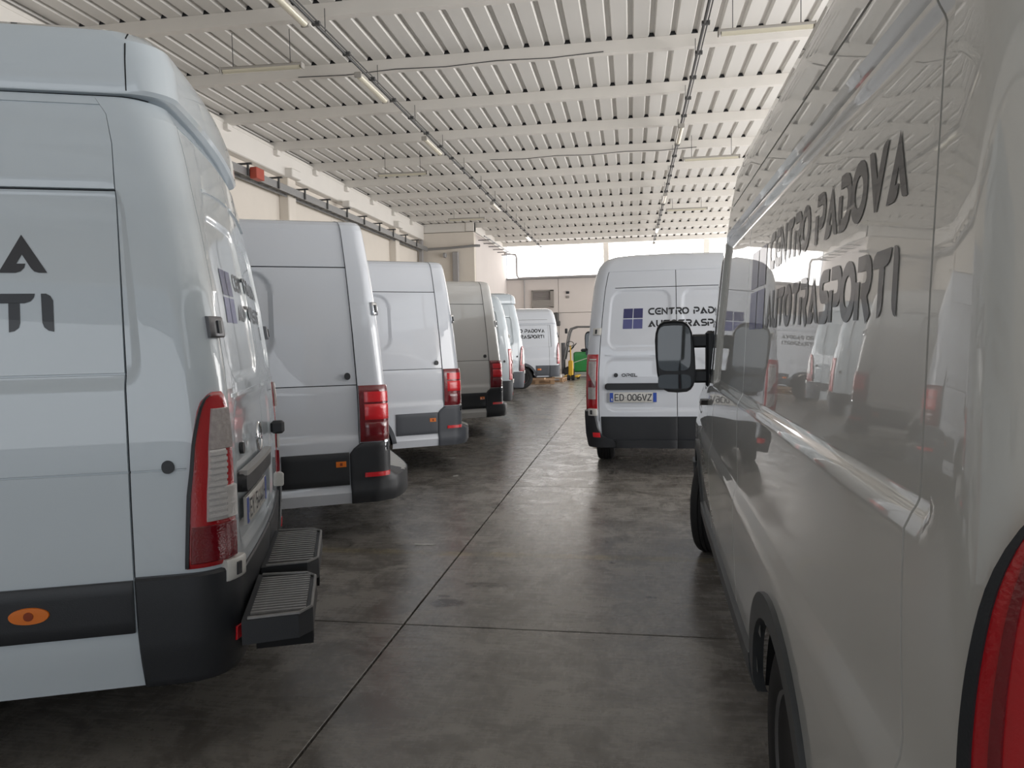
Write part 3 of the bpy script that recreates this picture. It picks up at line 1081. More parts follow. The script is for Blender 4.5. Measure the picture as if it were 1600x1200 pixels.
    if high:     # cap end seam on the roof
        for s in (1, -1):
            us_ = np.linspace(sh.Wn, ru(1.2), 240)

            def sf(a, b, s=s):
                z = 2.465 + .225 * b
                uu = np.array([np.interp(.335, sh.P(us_, q)[:, 0], us_) for q in z.ravel()]).reshape(z.shape)
                return s * (uu + .005 * a), z
            patch(sh, 'roof_seam', root, GAP, sf, 2, 8, off=.0012, thick=.006, bev=.0004)
    if steps:    # two ribbed steps on the bumper
        for (y0, y1) in ((.52, 1.02), (-.26, .36)):
            st = MB()
            zc = .53
            xo = -.25
            poly = [(.0, y0 - .04), (.0, y1 + .02), (xo + .05, y1), (xo, y1 - .06), (xo, y0 + .06), (xo + .05, y0)]
            st.prism([(a, b) for a, b in poly], zc - .09, zc, 'xy')
            so = st.obj('bumper_step', BLACK, root)
            me_ = None
            for k in range(15):
                yy = y0 + .045 + (y1 - y0 - .09) * k / 14
                if me_ is None:
                    me_ = MB().box((0, 0, 0), (abs(xo) - .05, .017, .010)).obj('tread_rib', STEP, so, False)
                    t_ = me_
                else:
                    t_ = link(me_.copy(), so)
                t_.location = (xo / 2, yy, zc + .004)
            rm = MB().tube([(-.02, y0 - .02, zc + .004), (xo + .045, y0 + .004, zc + .004), (xo + .005, y0 + .06, zc + .004), (xo + .005, y1 - .06, zc + .004), (xo + .045, y1 - .005, zc + .004), (-.02, y1 + .005, zc + .004)], .007, 6)
            rm.obj('step_rim', STEP, so)
            MB().box((-.13, (y0 + y1) / 2, zc - .15), (.22, .08, .1)).obj('step_bracket', UNDER, so)
        # right door half open latch bar
        box('door_latch', (-.03, -.35, 1.09), (.07, .06, .07), BLACK, root, .012)
    side_mirror(root, L - 1.35, .93, 1.42, 1)
    side_mirror(root, L - 1.35, -.93, 1.42, -1)
    return root, sh


def crafter(loc, rz, label, paintm=WHITE, cladm=BLACK, L=5.2, group=None, reflection=None):
    root = empty('van', (loc[0], loc[1], 0), rz, label, 'van', group)
    pf = [(.31, .995, .02, .10), (.395, 1.02, .01, .03), (.455, 1.005, .005, 0), (.60, 1.012, 0, 0), (.78, 1.018, 0, 0), (.98, 1.02, 0, .03), (1.10, 1.018, .002, .25), (1.17, 1.016, .004, .55), (1.215, 1.01, .006, .8),
          (1.30, 1.005, .012, 1.0), (1.60, .985, .035, 1.30), (1.90, .96, .065, 1.6), (2.12, .94, .090, 1.82), (2.30, .922, .115, 2.0), (2.40, .908, .13, 2.1),
          (2.44, .893, .14, 2.18), (2.465, .865, .155, 2.28), (2.48, .81, .18, 2.35), (2.492, .70, .22, 2.4), (2.505, .50, .28, 2.5), (2.513, .3, .33, 2.6), (2.516, .1, .38, 2.6)]
    sh = Shell(L, pf, .09, wref=1.02, dec=.34, bulge=.03)
    ru = sh.U
    sx = .235
    Us = ru(sx)
    D = .915
    G = [('v', 0, .62, 2.36), ('h', 2.36, -D, D)]
    for s in (1, -1):
        G += [('v', s * Us, .77, 2.49), ('h', 2.115, s * Us, s * ru(L - 1.9)), ('h', 1.218, s * Us, s * ru(L - 1.75)),
              ('v', s * D, .62, 2.36), ('v', s * ru(L - 1.75), .5, 2.2), ('v', s * ru(L - .65), .5, 1.2)]
    R = []
    for s in (1, -1):
        R.append((s * ru(.86), s * ru(1.95), 1.44, 2.075, .016, .035, .15))
        R.append((s * ru(2.15), s * ru(L - 1.95), 1.44, 2.075, .016, .035, .15))
        R.append((s * .10, s * (D - .12), 1.44, 2.06, .014, .035, .12))
        R.append((s * .14, s * (D - .16), .80, 1.10, .012, .035, .06))
    vr = sh.v_of_z(2.40)
    regs = [('roof', lambda U, Z, V: V > vr, paintm),
            ('rear_door', lambda U, Z, V: (U > 0) & (U < D) & (Z > .62) & (Z < 2.36), paintm),
            ('rear_door', lambda U, Z, V: (U < 0) & (U > -D) & (Z > .62) & (Z < 2.36), paintm),
            ('corner_panel', lambda U, Z, V: (U >= D) & (U < Us), paintm),
            ('corner_panel', lambda U, Z, V: (U <= -D) & (U > -Us), paintm),
            ('cab_door', lambda U, Z, V: (U > ru(L - 1.75)) & (U < ru(L - .65)) & (Z < 2.2), paintm),
            ('cab_door', lambda U, Z, V: (U < -ru(L - 1.75)) & (U > -ru(L - .65)) & (Z < 2.2), paintm),
            ('side_panel', lambda U, Z, V: (U >= Us) & (U < ru(L - 1.75)), paintm),
            ('side_panel', lambda U, Z, V: (U <= -Us) & (U > -ru(L - 1.75)), paintm)]
    xr, xf = 1.28, 1.28 + (L - 2.25)
    # lower crease as a step of the flank
    steps = [(.79, .85, .012, 0, Us, ru(L - 1.75))]
    body(sh, root, paintm, None, G, R, regs, [(xr, .41), (xf, .41)], steps, extraZ=(.79, .81, .83, .85))
    running_gear(root, sh, xr, xf, .95, .41, cladm, .05)
    cab(sh, root, xf, 1.27, 2.02)
    for s in (1, -1):
        patch(sh, 'flank_cladding', root, cladm, rect(s * ru(.327), s * ru(xr - .45), .458, .708), 6, 5, off=.020, thick=.035)
        patch(sh, 'flank_cladding', root, cladm, rect(s * ru(xr + .45), s * ru(xf - .45), .458, .708), 12, 5, off=.020, thick=.035)

        def bf(a, b, s=s):      # bumper corner with the slanted shoulder
            z = .30 + .475 * b
            uo = np.interp(z, [.30, .455, .712, .775], [ru(.305), ru(.318), ru(.322), ru(.225)])
            ui = .70 + .0 * b
            return s * (ui + (uo - ui) * a), z
        patch(sh, 'rear_bumper', root, cladm, bf, 18, 12, off=.024, thick=.05, bev=.006, offf=lambda a, b: .17 * np.clip(1 - a * 2.1, 0, 1) ** .5 * sm((.52 - b) / .12) * 1.0)
        lens = patch(sh, 'tail_light', root, DRED, rect(s * (D + .012), s * ru(.228), .782, 1.214), 8, 8, off=.018, thick=.04, bev=.006)
        ua, ub = s * (D + .05), s * ru(.185)
        for (z0, z1, m_) in ((1.085, 1.165, BRED), (.95, 1.07, BRED)):
            patch(sh, 'bright_lens', lens, m_, rect(ua, ub, z0, z1), 5, 3, off=.0225, thick=.008, bev=.002)
        patch(sh, 'lower_lens', lens, DRED, rect(ua, ub, .80, .93), 5, 3, off=.0215, thick=.008, bev=.002)
        patch(sh, 'reflector', root, BRED, rect(s * ru(-.005), s * ru(.195), .510, .545), 8, 3, off=.032, thick=.012, bev=.002)
        patch(sh, 'side_marker', root, ORANGE, rect(s * ru(.355), s * ru(.435), .60, .643), 3, 3, off=.026, thick=.01, bev=.002)
        patch(sh, 'marker_core', root, DORANGE, rect(s * ru(.385), s * ru(.405), .61, .633), 2, 2, off=.028, thick=.006, bev=.001)
        hinge(sh, root, s * (sh.Wn + sh.a * .42), 1.80, CHROME, .03, .10)
        hinge(sh, root, s * (sh.Wn + sh.a * .42), .74, CHROME, .03, .10)
    patch(sh, 'filler_cap', root, BLACK, ellipse(ru(.315), 1.287, .027, .027), 8, 8, off=.012, thick=.02, bev=.006)
    # centre step of the bumper
    st = MB()
    n = 14
    pts = []
    for i in range(n + 1):
        y = -.82 + 1.64 * i / n
        pts.append((-.05 - .16 * math.sqrt(max(0, 1 - (y / .84) ** 4)), y))
    poly = [(.02, .82)] + [(.02, -.82)] + pts
    st.prism(poly, .33, .50, 'xy')
    so = st.obj('bumper_step', cladm, root, ang=50)
    me_ = None
    for k in range(22):
        if me_ is None:
            me_ = MB().box((0, 0, 0), (.17, .05, .012)).obj('tread_rib', mat('pale_tread', (.5, .49, .47), .4), so, False)
            t_ = me_
        else:
            t_ = link(me_.copy(), so)
        y_ = -.74 + 1.48 * k / 21
        d_ = .05 + .16 * math.sqrt(1 - (abs(y_) / .84) ** 4) - .015
        t_.location = (-d_ / 2, y_, .503)
        t_.scale = (d_ / .17, 1, 1)
    box('number_plate', (-.02, -.38, .72), (.02, .52, .11), PLATE, root, .003)
    hd = MB().box((-.035, .05, 1.12), (.05, .10, .12), bev=.012)
    hd.box((-.035, -.10, 1.17), (.05, .05, .16), bev=.012)
    hd.obj('door_handle', BLACK, root)
    side_mirror(root, L - 1.4, .95, 1.42, 1)
    side_mirror(root, L - 1.4, -.95, 1.42, -1)
    return root, sh


def ducato(loc, rz, label, paintm=WHITE, cladm=GREY, L=5.41, group=None, text=True, wide_clad=False, xr=1.32, wb=3.3, high=False, near=False):
    root = empty('van', (loc[0], loc[1], 0), rz, label, 'van', group)
    pf = [(.36, .99, .03, .10), (.42, 1.005, .02, .05), (.60, 1.015, .01, 0), (.80, 1.022, .0, 0), (.88, 1.022, 0, .02), (.915, 1.017, 0, .03), (.945, 1.006, .0, .04), (.975, 1.003, .0, .05), (1.10, 1.006, .002, .2), (1.17, 1.006, .005, .5), (1.262, 1.003, .01, .8),
          (1.315, 1.0, .013, .9), (1.60, .987, .03, 1.15), (1.90, .970, .05, 1.45), (1.992, .962, .06, 1.55), (2.0, .952, .06, 1.55),
          (2.012, .938, .062, 1.56), (2.022, .945, .064, 1.57), (2.04, .953, .066, 1.58), (2.14, .945, .085, 1.68), (2.28, .925, .12, 1.82), (2.38, .89, .16, 1.95), (2.44, .83, .2, 2.05), (2.475, .75, .25, 2.2), (2.50, .6, .3, 2.3), (2.515, .35, .35, 2.4), (2.52, .12, .4, 2.5)]
    sh = Shell(L, pf, .13, wref=1.01, dec=.45, bulge=.035)
    ru = sh.U
    sx = .33
    Us = ru(sx)
    D = .87
    zt = 2.33
    G = [('v', 0, .60, zt), ('h', zt, -D, D)]
    cd0, cd1 = L - 1.95, L - .85
    for s in (1, -1):
        G += [('v', s * D, .60, zt), ('v', s * Us, .55, 1.99), ('v', s * ru(cd0), .45, 1.99), ('v', s * ru(cd1), .5, 1.2), ('v', s * ru(cd0 - 1.2), .45, 1.99), ('h', 2.14, s * Us, s * ru(L - 2.0))]
    R = []
    for s in (1, -1):
        R.append((s * .09, s * (D - .08), 1.40, 2.10, .012, .035, .12))
        R.append((s * ru(.25), s * ru(cd0 + .3), 1.292, 1.975, .018, .045, .03))
    vr = sh.v_of_z(2.005)
    regs = [('roof', lambda U, Z, V: (V > vr) & (np.abs(U) > D), paintm),
            ('rear_door', lambda U, Z, V: (U > 0) & (U < D) & (Z > .60) & (Z < zt), paintm),
            ('rear_door', lambda U, Z, V: (U < 0) & (U > -D) & (Z > .60) & (Z < zt), paintm),
            ('roof', lambda U, Z, V: (Z > 2.2), paintm),
            ('corner_panel', lambda U, Z, V: (U >= D) & (U < Us), paintm),
            ('corner_panel', lambda U, Z, V: (U <= -D) & (U > -Us), paintm),
            ('cab_door', lambda U, Z, V: (U > ru(cd0)) & (U < ru(cd1)), paintm),
            ('cab_door', lambda U, Z, V: (U < -ru(cd0)) & (U > -ru(cd1)), paintm),
            ('side_panel', lambda U, Z, V: (U >= Us) & (U < ru(cd0)), paintm),
            ('side_panel', lambda U, Z, V: (U <= -Us) & (U > -ru(cd0)), paintm)]
    xf = xr + wb
    body(sh, root, paintm, None, G, R, regs, [(xr, .42), (xf, .42)], ref=.06 if near else .08)
    running_gear(root, sh, xr, xf, .985 if near else .965, .42, cladm, .075 if near else .07, -.30 if near else 0.0)
    cab(sh, root, xf, 1.34, 1.98)
    for s in (1, -1):
        zt_ = .72 if wide_clad else .50
        zb_ = .40 if wide_clad else .365
        if not near or True:
            patch(sh, 'flank_cladding', root, cladm, rect(s * ru(.34), s * ru(xr - .44), zb_, zt_), 6, 4, off=.02, thick=.035)
        patch(sh, 'flank_cladding', root, cladm, rect(s * ru(xr + .46), s * ru(xf - .46), zb_, zt_ if wide_clad else .48), 14, 4, off=.02, thick=.035)
        patch(sh, 'rear_bumper', root, cladm, rect(s * 0, s * ru(.33), .365, .66 if not wide_clad else .72), 20, 8, off=.035, thick=.06, bev=.01)
        zz = [.76, .95, 1.1, 1.25, 1.33, 1.39, 1.42]
        oU = [s * x for x in (ru(.095), ru(.095), ru(.09), ru(.07), ru(.05), ru(.01), ru(-.02))]
        iU = [s * x for x in (.89, .895, .90, .91, .92, .935, .95)]
        z2 = np.linspace(.76, 1.42, 26)
        cf_ = lambda arr: [float(q) for q in np.interp(z2, zz, arr)]
        sm_ = lambda arr: [arr[0]] + [(arr[i - 1] + 2 * arr[i] + arr[i + 1]) / 4 for i in range(1, len(arr) - 1)] + [arr[-1]]
        oU, iU = cf_(oU), cf_(iU)
        for _ in range(6):
            oU, iU = sm_(oU), sm_(iU)
        zz = list(z2)
        rim = patch(sh, 'tail_light', root, RED, band(.76, 1.42, zz, iU, oU), 10, 28, off=.022, thick=.04, bev=.008)
        ap = lambda t: [a + (b - a) * t for a, b in zip(iU, oU)]
        patch(sh, 'clear_lens', rim, CLEAR, band(.90, 1.18, zz, ap(.1), ap(.45)), 5, 5, off=.027, thick=.01, bev=.003)
        patch(sh, 'light_edge', rim, BLACK, band(.765, 1.41, zz, ap(.90), ap(1.0)), 2, 28, off=.025, thick=.01, bev=.002)
        patch(sh, 'light_edge', rim, DRED, band(.775, 1.36, zz, ap(.70), ap(.78)), 2, 28, off=.025, thick=.01, bev=.002)
        patch(sh, 'side_marker', root, ORANGE, rect(s * ru(.62), s * ru(.74), .575, .625), 3, 3, off=.025, thick=.01, bev=.002)
        hinge(sh, root, s * .90, .70, STEEL)
        hinge(sh, root, s * .90, 1.70, STEEL)
        # raised belt moulding pressed in the panel
        if False:
            patch(sh, 'belt_moulding', root, paintm, band(1.268, 1.318, [1.2, 1.4], [s * ru(.26)] * 2, [s * ru(cd0 - .01)] * 2, slope=0), 24, 4, off=.010, thick=.02, bev=.006)
    patch(sh, 'plate_handle', root, BLACK, rect(.79, .05, .955, 1.03, .03), 10, 5, off=.03, thick=.05, bev=.015)
    if text:
        o_ = -.0165
        text_on(sh, 'lettering', root, DECAL, 'CENTRO PADOVA', ru(.47) + 1.30, 1.746, .110, 1.30, off=o_, t=.25)
        text_on(sh, 'lettering', root, DECAL, 'AUTOTRASPORTI', ru(.485) + 1.30, 1.563, .112, 1.30, off=o_, t=.25)
        if near:
            logo_on(sh, root, ru(.44) + 1.30 + .42, 1.56, .28, off=-.0165, wid=.33)
    side_mirror(root, L - 1.62, .97, 1.40, 1)
    side_mirror(root, L - 1.62, -.97, 1.40, -1)
    return root, sh


# ------------------------------------------------------------------ the hall
XL, XR, YF, YB, ZC = -8.47, 9.6, 36.9, -9.5, 6.29


def structure(name, m_=None):
    return empty(name, kind='structure')


# floor: cast slabs with open joints
fl = box('floor', (0.5, 13.5, -.075), (18.6, 47.5, .05), UNDER)
tag(fl, kind='structure')
xs = [-8.84, -5.04, -1.245, 2.55, 6.35, 9.8]
ys = [-10.2, -7.56, -3.78, 0.0, 3.785, 7.565, 11.35, 15.13, 18.91, 22.69, 26.47, 30.25, 34.03, 37.2]
jt = .006
for i in range(len(xs) - 1):
    for j in range(len(ys) - 1):
        x0, x1, y0, y1 = xs[i] + jt, xs[i + 1] - jt, ys[j] + jt, ys[j + 1] - jt
        MB().box(((x0 + x1) / 2, (y0 + y1) / 2, -.025), (x1 - x0, y1 - y0, .05), bev=.002).obj('floor_slab', FLOORM, fl, False)

# ceiling: painted trapezoidal sheets on cross purlins
ce = empty('ceiling', (0, 0, 0), kind='structure')
pitch, ribw, ribt, ribh = 1 / 3, .105, .06, .058
x = XL - .12
sheet_me = None
k = 0
while x < XR:
    if sheet_me is None:
        prof = []
        for i in range(3):
            b = i * pitch
            prof += [(b, 0), (b + pitch - ribw, 0), (b + pitch - ribw + (ribw - ribt) / 2, ribh), (b + pitch - (ribw - ribt) / 2, ribh)]
        prof.append((3 * pitch, 0))
        V = []
        F = []
        yy = np.arange(YB, YF + .01, (YF - YB) / 8)
        for y in yy:
            V += [(a, y, z) for a, z in prof]
        n = len(prof)
        for j in range(len(yy) - 1):
            for i in range(n - 1):
                F.append((j * n + i, (j + 1) * n + i, (j + 1) * n + i + 1, j * n + i + 1))
        o = mk('roof_sheet', V, F, SHEETM, ce, False)
        sheet_me = o.data
    else:
        o = bpy.data.objects.new('roof_sheet', sheet_me)
        link(o, ce)
    o.location = (x, 0, ZC)
    x += 1.0
    k += 1
box('roof_deck', ((XL + XR) / 2, (YB + YF) / 2, ZC + .16), (XR - XL + .6, YF - YB + .6, .06), BEAMM, ce)
bm_me = cl_me = None
yb = 12.25 - 2.16 * 10
while yb < YF - .2:
    if bm_me is None:
        b = MB()
        pr = [(-.055, 0), (-.055, -.19), (.075, -.19), (.075, -.165), (-.035, -.165), (-.035, -.02), (.075, -.02), (.075, 0)]
        b.prism([(p, q) for p, q in pr], XL - .05, XR + .05, 'yz')
        o = b.obj('roof_purlin', BEAMM, ce, False)
        bm_me = o.data
    else:
        o = bpy.data.objects.new('roof_purlin', bm_me)
        link(o, ce)
    o.location = (0, yb, ZC - .002)
    if cl_me is None:     # dark blocks added as the shade in the rib gaps over each purlin
        b = MB()
        x_ = XL - .12
        while x_ < XR:
            for i in range(3):
                q = x_ + (i + 1) * pitch - ribw / 2
                b.prism([(q - ribw / 2, 0), (q + ribw / 2, 0), (q + ribt / 2, ribh - .001), (q - ribt / 2, ribh - .001)], -.06, .0, 'xz')
            x_ += 1.0
        o = tag(b.obj('rib_gap_shade', GAP, ce, False), kind='stuff')
        cl_me = o.data
    else:
        o = tag(bpy.data.objects.new('rib_gap_shade', cl_me), kind='stuff')
        link(o, ce)
    o.location = (0, yb, ZC)
    yb += 2.16

# left wall with its light fascia, pilasters and the block that steps into the hall
wl = empty('wall_left', kind='structure')
yy = np.arange(YB, 29.2, 5.95)
yy = list(yy) + [29.2]
for a, b in zip(yy, yy[1:]):
    for (z0, z1) in ((0, 1.9), (1.9, 3.8), (3.8, 5.62)):
        MB().box((XL - .15, (a + b) / 2, (z0 + z1) / 2), (.3, b - a - .012, z1 - z0 - .012), bev=.006).obj('wall_panel', WALLM, wl, False)
box('wall_backing', (XL - .34, 10, 3.2), (.1, 41, 6.6), WALLM, wl)
box('fascia_beam', (XL + .02, (YB + 29.2) / 2, 5.92), (.36, 29.2 - YB, .60), BEAMM, wl, .02)
box('fascia_lip', (XL + .17, (YB + 29.2) / 2, 6.16), (.08, 29.2 - YB, .05), BEAMM, wl)
for y in (-7.5, 0.5, 8.5, 17.3, 25.6):
    MB().box((XL + .12, y, 2.8), (.26, .42, 5.6), bev=.02).obj('pilaster', WALLM, wl)
    MB().box((XL + .18, y, 5.70), (.42, .5, .22), bev=.02).obj('corbel', BEAMM, wl)
for yb_ in np.arange(12.25 - 2.16 * 4, 29, 2.16):
    box('purlin_seat', (XL + .24, yb_, 6.05), (.13, .16, .14), BEAMM, wl, .01)
bl = empty('wall_block', kind='structure')
BX, BY = -6.2, 29.2
for (z0, z1) in ((0, 2.9), (2.9, 5.9)):
    MB().box(((XL + BX) / 2 - .15, BY + .15, (z0 + z1) / 2), (BX - XL + .3 - .01, .3, z1 - z0 - .01), bev=.006).obj('wall_panel', WALLM, bl, False)
    MB().box((BX - .15, (BY + YF) / 2 + .15, (z0 + z1) / 2), (.3, YF - BY - .31, z1 - z0 - .01), bev=.006).obj('wall_panel', WALLF, bl, False)
box('block_lintel', ((XL + BX) / 2, BY + .2, 6.1), (BX - XL, .3, .36), BEAMM, bl, .01)
box('block_lintel', (BX - .17, (BY + YF) / 2, 6.1), (.34, YF - BY, .36), BEAMM, bl, .01)
# far wall
wf = empty('wall_far', kind='structure')
xsf = [BX - .1, -3.6, -1.1, 1.4, 3.9, 6.4, XR + .3]
for a, b in zip(xsf, xsf[1:]):
    for (z0, z1) in ((0, 2.83), (2.83, 4.54)):
        MB().box(((a + b) / 2, YF + .15, (z0 + z1) / 2), (b - a - .02, .3, z1 - z0 - .02), bev=.006).obj('wall_panel', WALLF, wf, False)
box('wall_backing', ((BX + XR) / 2, YF + .36, 2.3), (XR - BX + .4, .1, 4.5), WALLF, wf)
box('window_sill', ((BX + XR) / 2, YF + .02, 4.57), (XR - BX, .5, .07), PIPE, wf, .01)
box('wall_post', (-1.20, YF + .02, 5.42), (.26, .34, 1.75), BEAMM, wf, .01)
box('wall_post', (3.6, YF + .02, 5.42), (.26, .34, 1.75), BEAMM, wf, .01)
# far window band: translucent panes lit by the sky
PANE = bpy.data.materials.new('lit_translucent_pane')
PANE.use_nodes = True
_b = PANE.node_tree.nodes['Principled BSDF']
_b.inputs['Base Color'].default_value = (.8, .8, .8, 1)
_b.inputs['Emission Color'].default_value = (1.0, .965, .94, 1)
_b.inputs['Emission Strength'].default_value = WIN_FAR
PANE2 = PANE.copy()
PANE2.node_tree.nodes['Principled BSDF'].inputs['Emission Color'].default_value = (.88, .95, 1, 1)
PANE2.node_tree.nodes['Principled BSDF'].inputs['Emission Strength'].default_value = WIN_SIDE
wi = empty('window_1', kind='structure')
xx = BX
while xx < XR - .1:
    wd = min(1.02, XR - xx)
    box('window_pane', (xx + wd / 2, YF + .22, 5.41), (wd - .012, .03, 1.66), PANE, wi)
    xx += 1.02
box('window_frame', ((BX + XR) / 2, YF + .18, 6.26), (XR - BX, .12, .06), BEAMM, wi)
# right wall, mostly hidden behind the near van, with its window band and an open gate
wr = empty('wall_right', kind='structure')
ry = [YB, -8.0, -6.0, -2.2, -1.2, 5.2, 6.2, 12.8, 14.2, 20.8, 22.2, 28.8, 29.8, 36.2, YF]
for a, b in zip(ry, ry[1:]):
    if b - a > 3:
        continue
    for (z0, z1) in ((0, 2.2), (2.2, 4.5)):
        MB().box((XR + .15, (a + b) / 2, (z0 + z1) / 2), (.3, b - a - .02, z1 - z0 - .02), bev=.006).obj('wall_panel', WALLM, wr, False)
box('fascia_beam', (XR + .1, (YB + YF) / 2, 6.12), (.3, YF - YB, .34), BEAMM, wr)
w2 = empty('window_2', kind='structure')
yv = YB
while yv < YF - .2:
    wd = min(1.95, YF - yv)
    box('window_pane', (XR + .2, yv + wd / 2, 5.22), (.03, wd - .03, 1.42), PANE2, w2)
    box('window_mullion', (XR + .16, yv, 5.22), (.1, .05, 1.42), BEAMM, w2)
    yv += 1.95
# rear wall behind the photographer with the big open gate
wb_ = empty('wall_rear', kind='structure')
for (a, b) in ((XL, -5.6), (6.6, XR)):
    box('wall_panel', ((a + b) / 2, YB - .15, 2.5), (b - a, .3, 5.0), WALLM, wb_)
box('wall_panel', ((XL + XR) / 2, YB - .15, 5.7), (XR - XL, .3, 1.4), WALLM, wb_)

# ------------------------------------------------------------------ the vans


def place(P0, th, koff, w_):
    a = math.radians(th)
    nose = (-math.sin(a), -math.cos(a))
    lf = (math.cos(a), -math.sin(a))
    O = (P0[0] - koff * nose[0] - w_ * lf[0], P0[1] - koff * nose[1] - w_ * lf[1])
    return O, math.atan2(nose[1], nose[0])


# 1. nearest left van
a = math.radians(68)
movano((-1.811, 3.406), math.atan2(-math.cos(a), -math.sin(a)), 'white high-roof van filling the left edge, nearest of the left row, with ribbed bumper steps', high=True,
       paintm=WHITE_B, L=5.05, plate_txt='EY.544AH', side_text=True, rear_text=True, emblem=True, steps=True)
# 2-4 square-lamped vans
O, rz = place((-2.113, 5.304), 62, .31, 1.02)
crafter(O, rz, 'white van with black side cladding and square red lamps, second in the left row', WHITE, BLACK, 5.0)
O, rz = place((-2.239, 8.367), 57, .31, 1.02)
crafter(O, rz, 'white van with faded grey cladding and square red lamps, third in the left row', WHITE, GREY, 5.2)
O, rz = place((-2.305, 11.495), 57, .33, 1.02)
crafter(O, rz, 'white van with black bumper and square lamps, fourth in the left row, warm reflection painted on flank', WHITE_G, BLACK, 5.2)
# 5. van almost hidden behind the fourth
O, rz = place((-2.60, 14.55), 60, .31, 1.0)
movano(O, rz, 'white van almost hidden behind the fourth left van, only red lamp sliver showing', paintm=WHITE_B, cladm=BLACK, L=5.05)
# 6. bluish van further back
O, rz = place((-2.97, 18.6), 66, .31, 1.0)
movano(O, rz, 'pale bluish high-roof van parked in front of the lettered far van', high=True, paintm=WHITE_B, cladm=GREY, L=5.05)
# 7. far lettered van
O, rz = place((-2.24, 22.9), 76, .05, 1.01)
ducato(O, rz, 'far white lettered van with grey cladding beside the green forklift', WHITE, GREY, 5.7, wide_clad=True, wb=3.6, xr=1.22)
# 8. van ahead, seen from behind
movano((.49, 8.28), PI / 2, 'white van seen squarely from behind in the aisle, plate ED 006VZ', paintm=WHITE, L=5.4, plate_txt='ED.006VZ', rear_text=True, name_badge=True, cladm=BLACK)
# 9. van on the right
th = math.radians(90 - 1.15)
nose = (math.cos(th), math.sin(th))
lf = (-nose[1], nose[0])
O = (.364 - lf[0] * 1.0, .72 - lf[1] * 1.0)
ducato(O, th, 'glossy white van filling the right edge, its flank reflecting the hall', WHITE_R, mat('arch_grey', (.05, .055, .06), .45), 5.41, near=True, xr=1.32, wb=3.32)

# ------------------------------------------------------------------ roof services


def lamp(p, q, label, group, wires=True):
    p, q = Vector(p), Vector(q)
    c = (p + q) / 2
    L_ = (q - p).length
    rz_ = math.atan2(q.y - p.y, q.x - p.x)
    e = empty('strip_light', c, rz_, label, 'light', group)
    h = MB()
    h.prism([(-.035, .0), (-.06, -.02), (-.055, -.045), (.055, -.045), (.06, -.02), (.035, 0)], -L_ / 2, L_ / 2, 'yz')
    h.obj('lamp_housing', LAMPM, e, False)
    d = MB()
    pr = [(-.052, -.045)] + [(-.052 * math.cos(t), -.045 - .045 * math.sin(t)) for t in (.4, .9, 1.57, 2.24, 2.74)] + [(.052, -.045)]
    d.prism(pr, -L_ / 2 + .02, L_ / 2 - .02, 'yz')
    d.obj('lamp_diffuser', TUBE, e, True, 50)
    cp = MB()
    for s in (-1, 1):
        cp.box((s * (L_ / 2 + .01), 0, -.04), (.03, .12, .09), bev=.01)
    cp.obj('lamp_end', LAMPM, e)
    if wires:
        for s in (-.36, .36):
            MB().tube([(s * L_, 0, 0), (s * L_, 0, ZC - c.z)], .006, 5).obj('hanger_wire', CABLE, e)
    return e


ZL = 5.78
names = ['nearest', 'second', 'third', 'fourth', 'fifth', 'sixth']
cl = [((-6.15, 10.7), (-4.88, 10.75)), ((-6.25, 18.05), (-5.0, 18.1)), ((-6.22, 25.2), (-4.98, 25.25))]
for i, (a_, b_) in enumerate(cl):
    lamp((*a_, ZL), (*b_, ZL), 'strip light hung crosswise left of the left cable run, %s of three' % names[i], 'crosswise strip lights')
cl = [((1.25, 10.85), (2.5, 10.85)), ((1.27, 18.25), (2.54, 18.25)), ((1.2, 25.3), (2.49, 25.3))]
for i, (a_, b_) in enumerate(cl):
    lamp((*a_, ZL), (*b_, ZL), 'strip light hung crosswise right of the right cable run, %s of three' % names[i], 'crosswise strip lights')
for i, y in enumerate((8.75, 11.95, 15.7, 23.2, 30.6)):
    lamp((-4.20, y - .64, ZL), (-4.20, y + .64, ZL), 'strip light lengthwise along the left cable run, %s from the camera' % names[i], 'lengthwise strip lights', False)
for i, y in enumerate((16.0, 23.2, 29.8, 34.5)):
    lamp((1.03, y - .64, ZL), (1.03, y + .64, ZL), 'strip light lengthwise along the right cable run, %s from the camera' % names[i], 'lengthwise strip lights', False)
for (xx, nm, y1) in ((-4.17, 'left', 34.6), (1.03, 'right', 35.3)):
    e = empty('cable_run', (xx, 0, 5.84), 0, 'dark conduit running down the hall under the roof, %s one' % nm, 'conduit', 'cable runs')
    MB().tube([(0, YB + 2, 0), (0, 10, 0), (0, 20, 0), (0, y1, 0)], .022, 7).obj('conduit', CABLE, e)
    MB().tube([(.05, YB + 2, .02), (.05, 10, .015), (.05, 20, .02), (.05, y1, .02)], .010, 6).obj('cable', CABLE, e)
    me_ = None
    for y in np.arange(1.0, y1, 1.08):
        if me_ is None:
            me_ = MB().box((0, 0, 0), (.11, .05, .05)).obj('conduit_clip', CABLE, e, False)
            t_ = me_
        else:
            t_ = link(me_.copy(), e)
        t_.location = (.02, y, 0)
    for y in np.arange(12.25 - 2.16 * 6, y1, 2.16):
        MB().tube([(0, y - .1, 0), (.0, y - .1, ZC - 5.84 - .1)], .006, 5).obj('hanger_wire', CABLE, e)
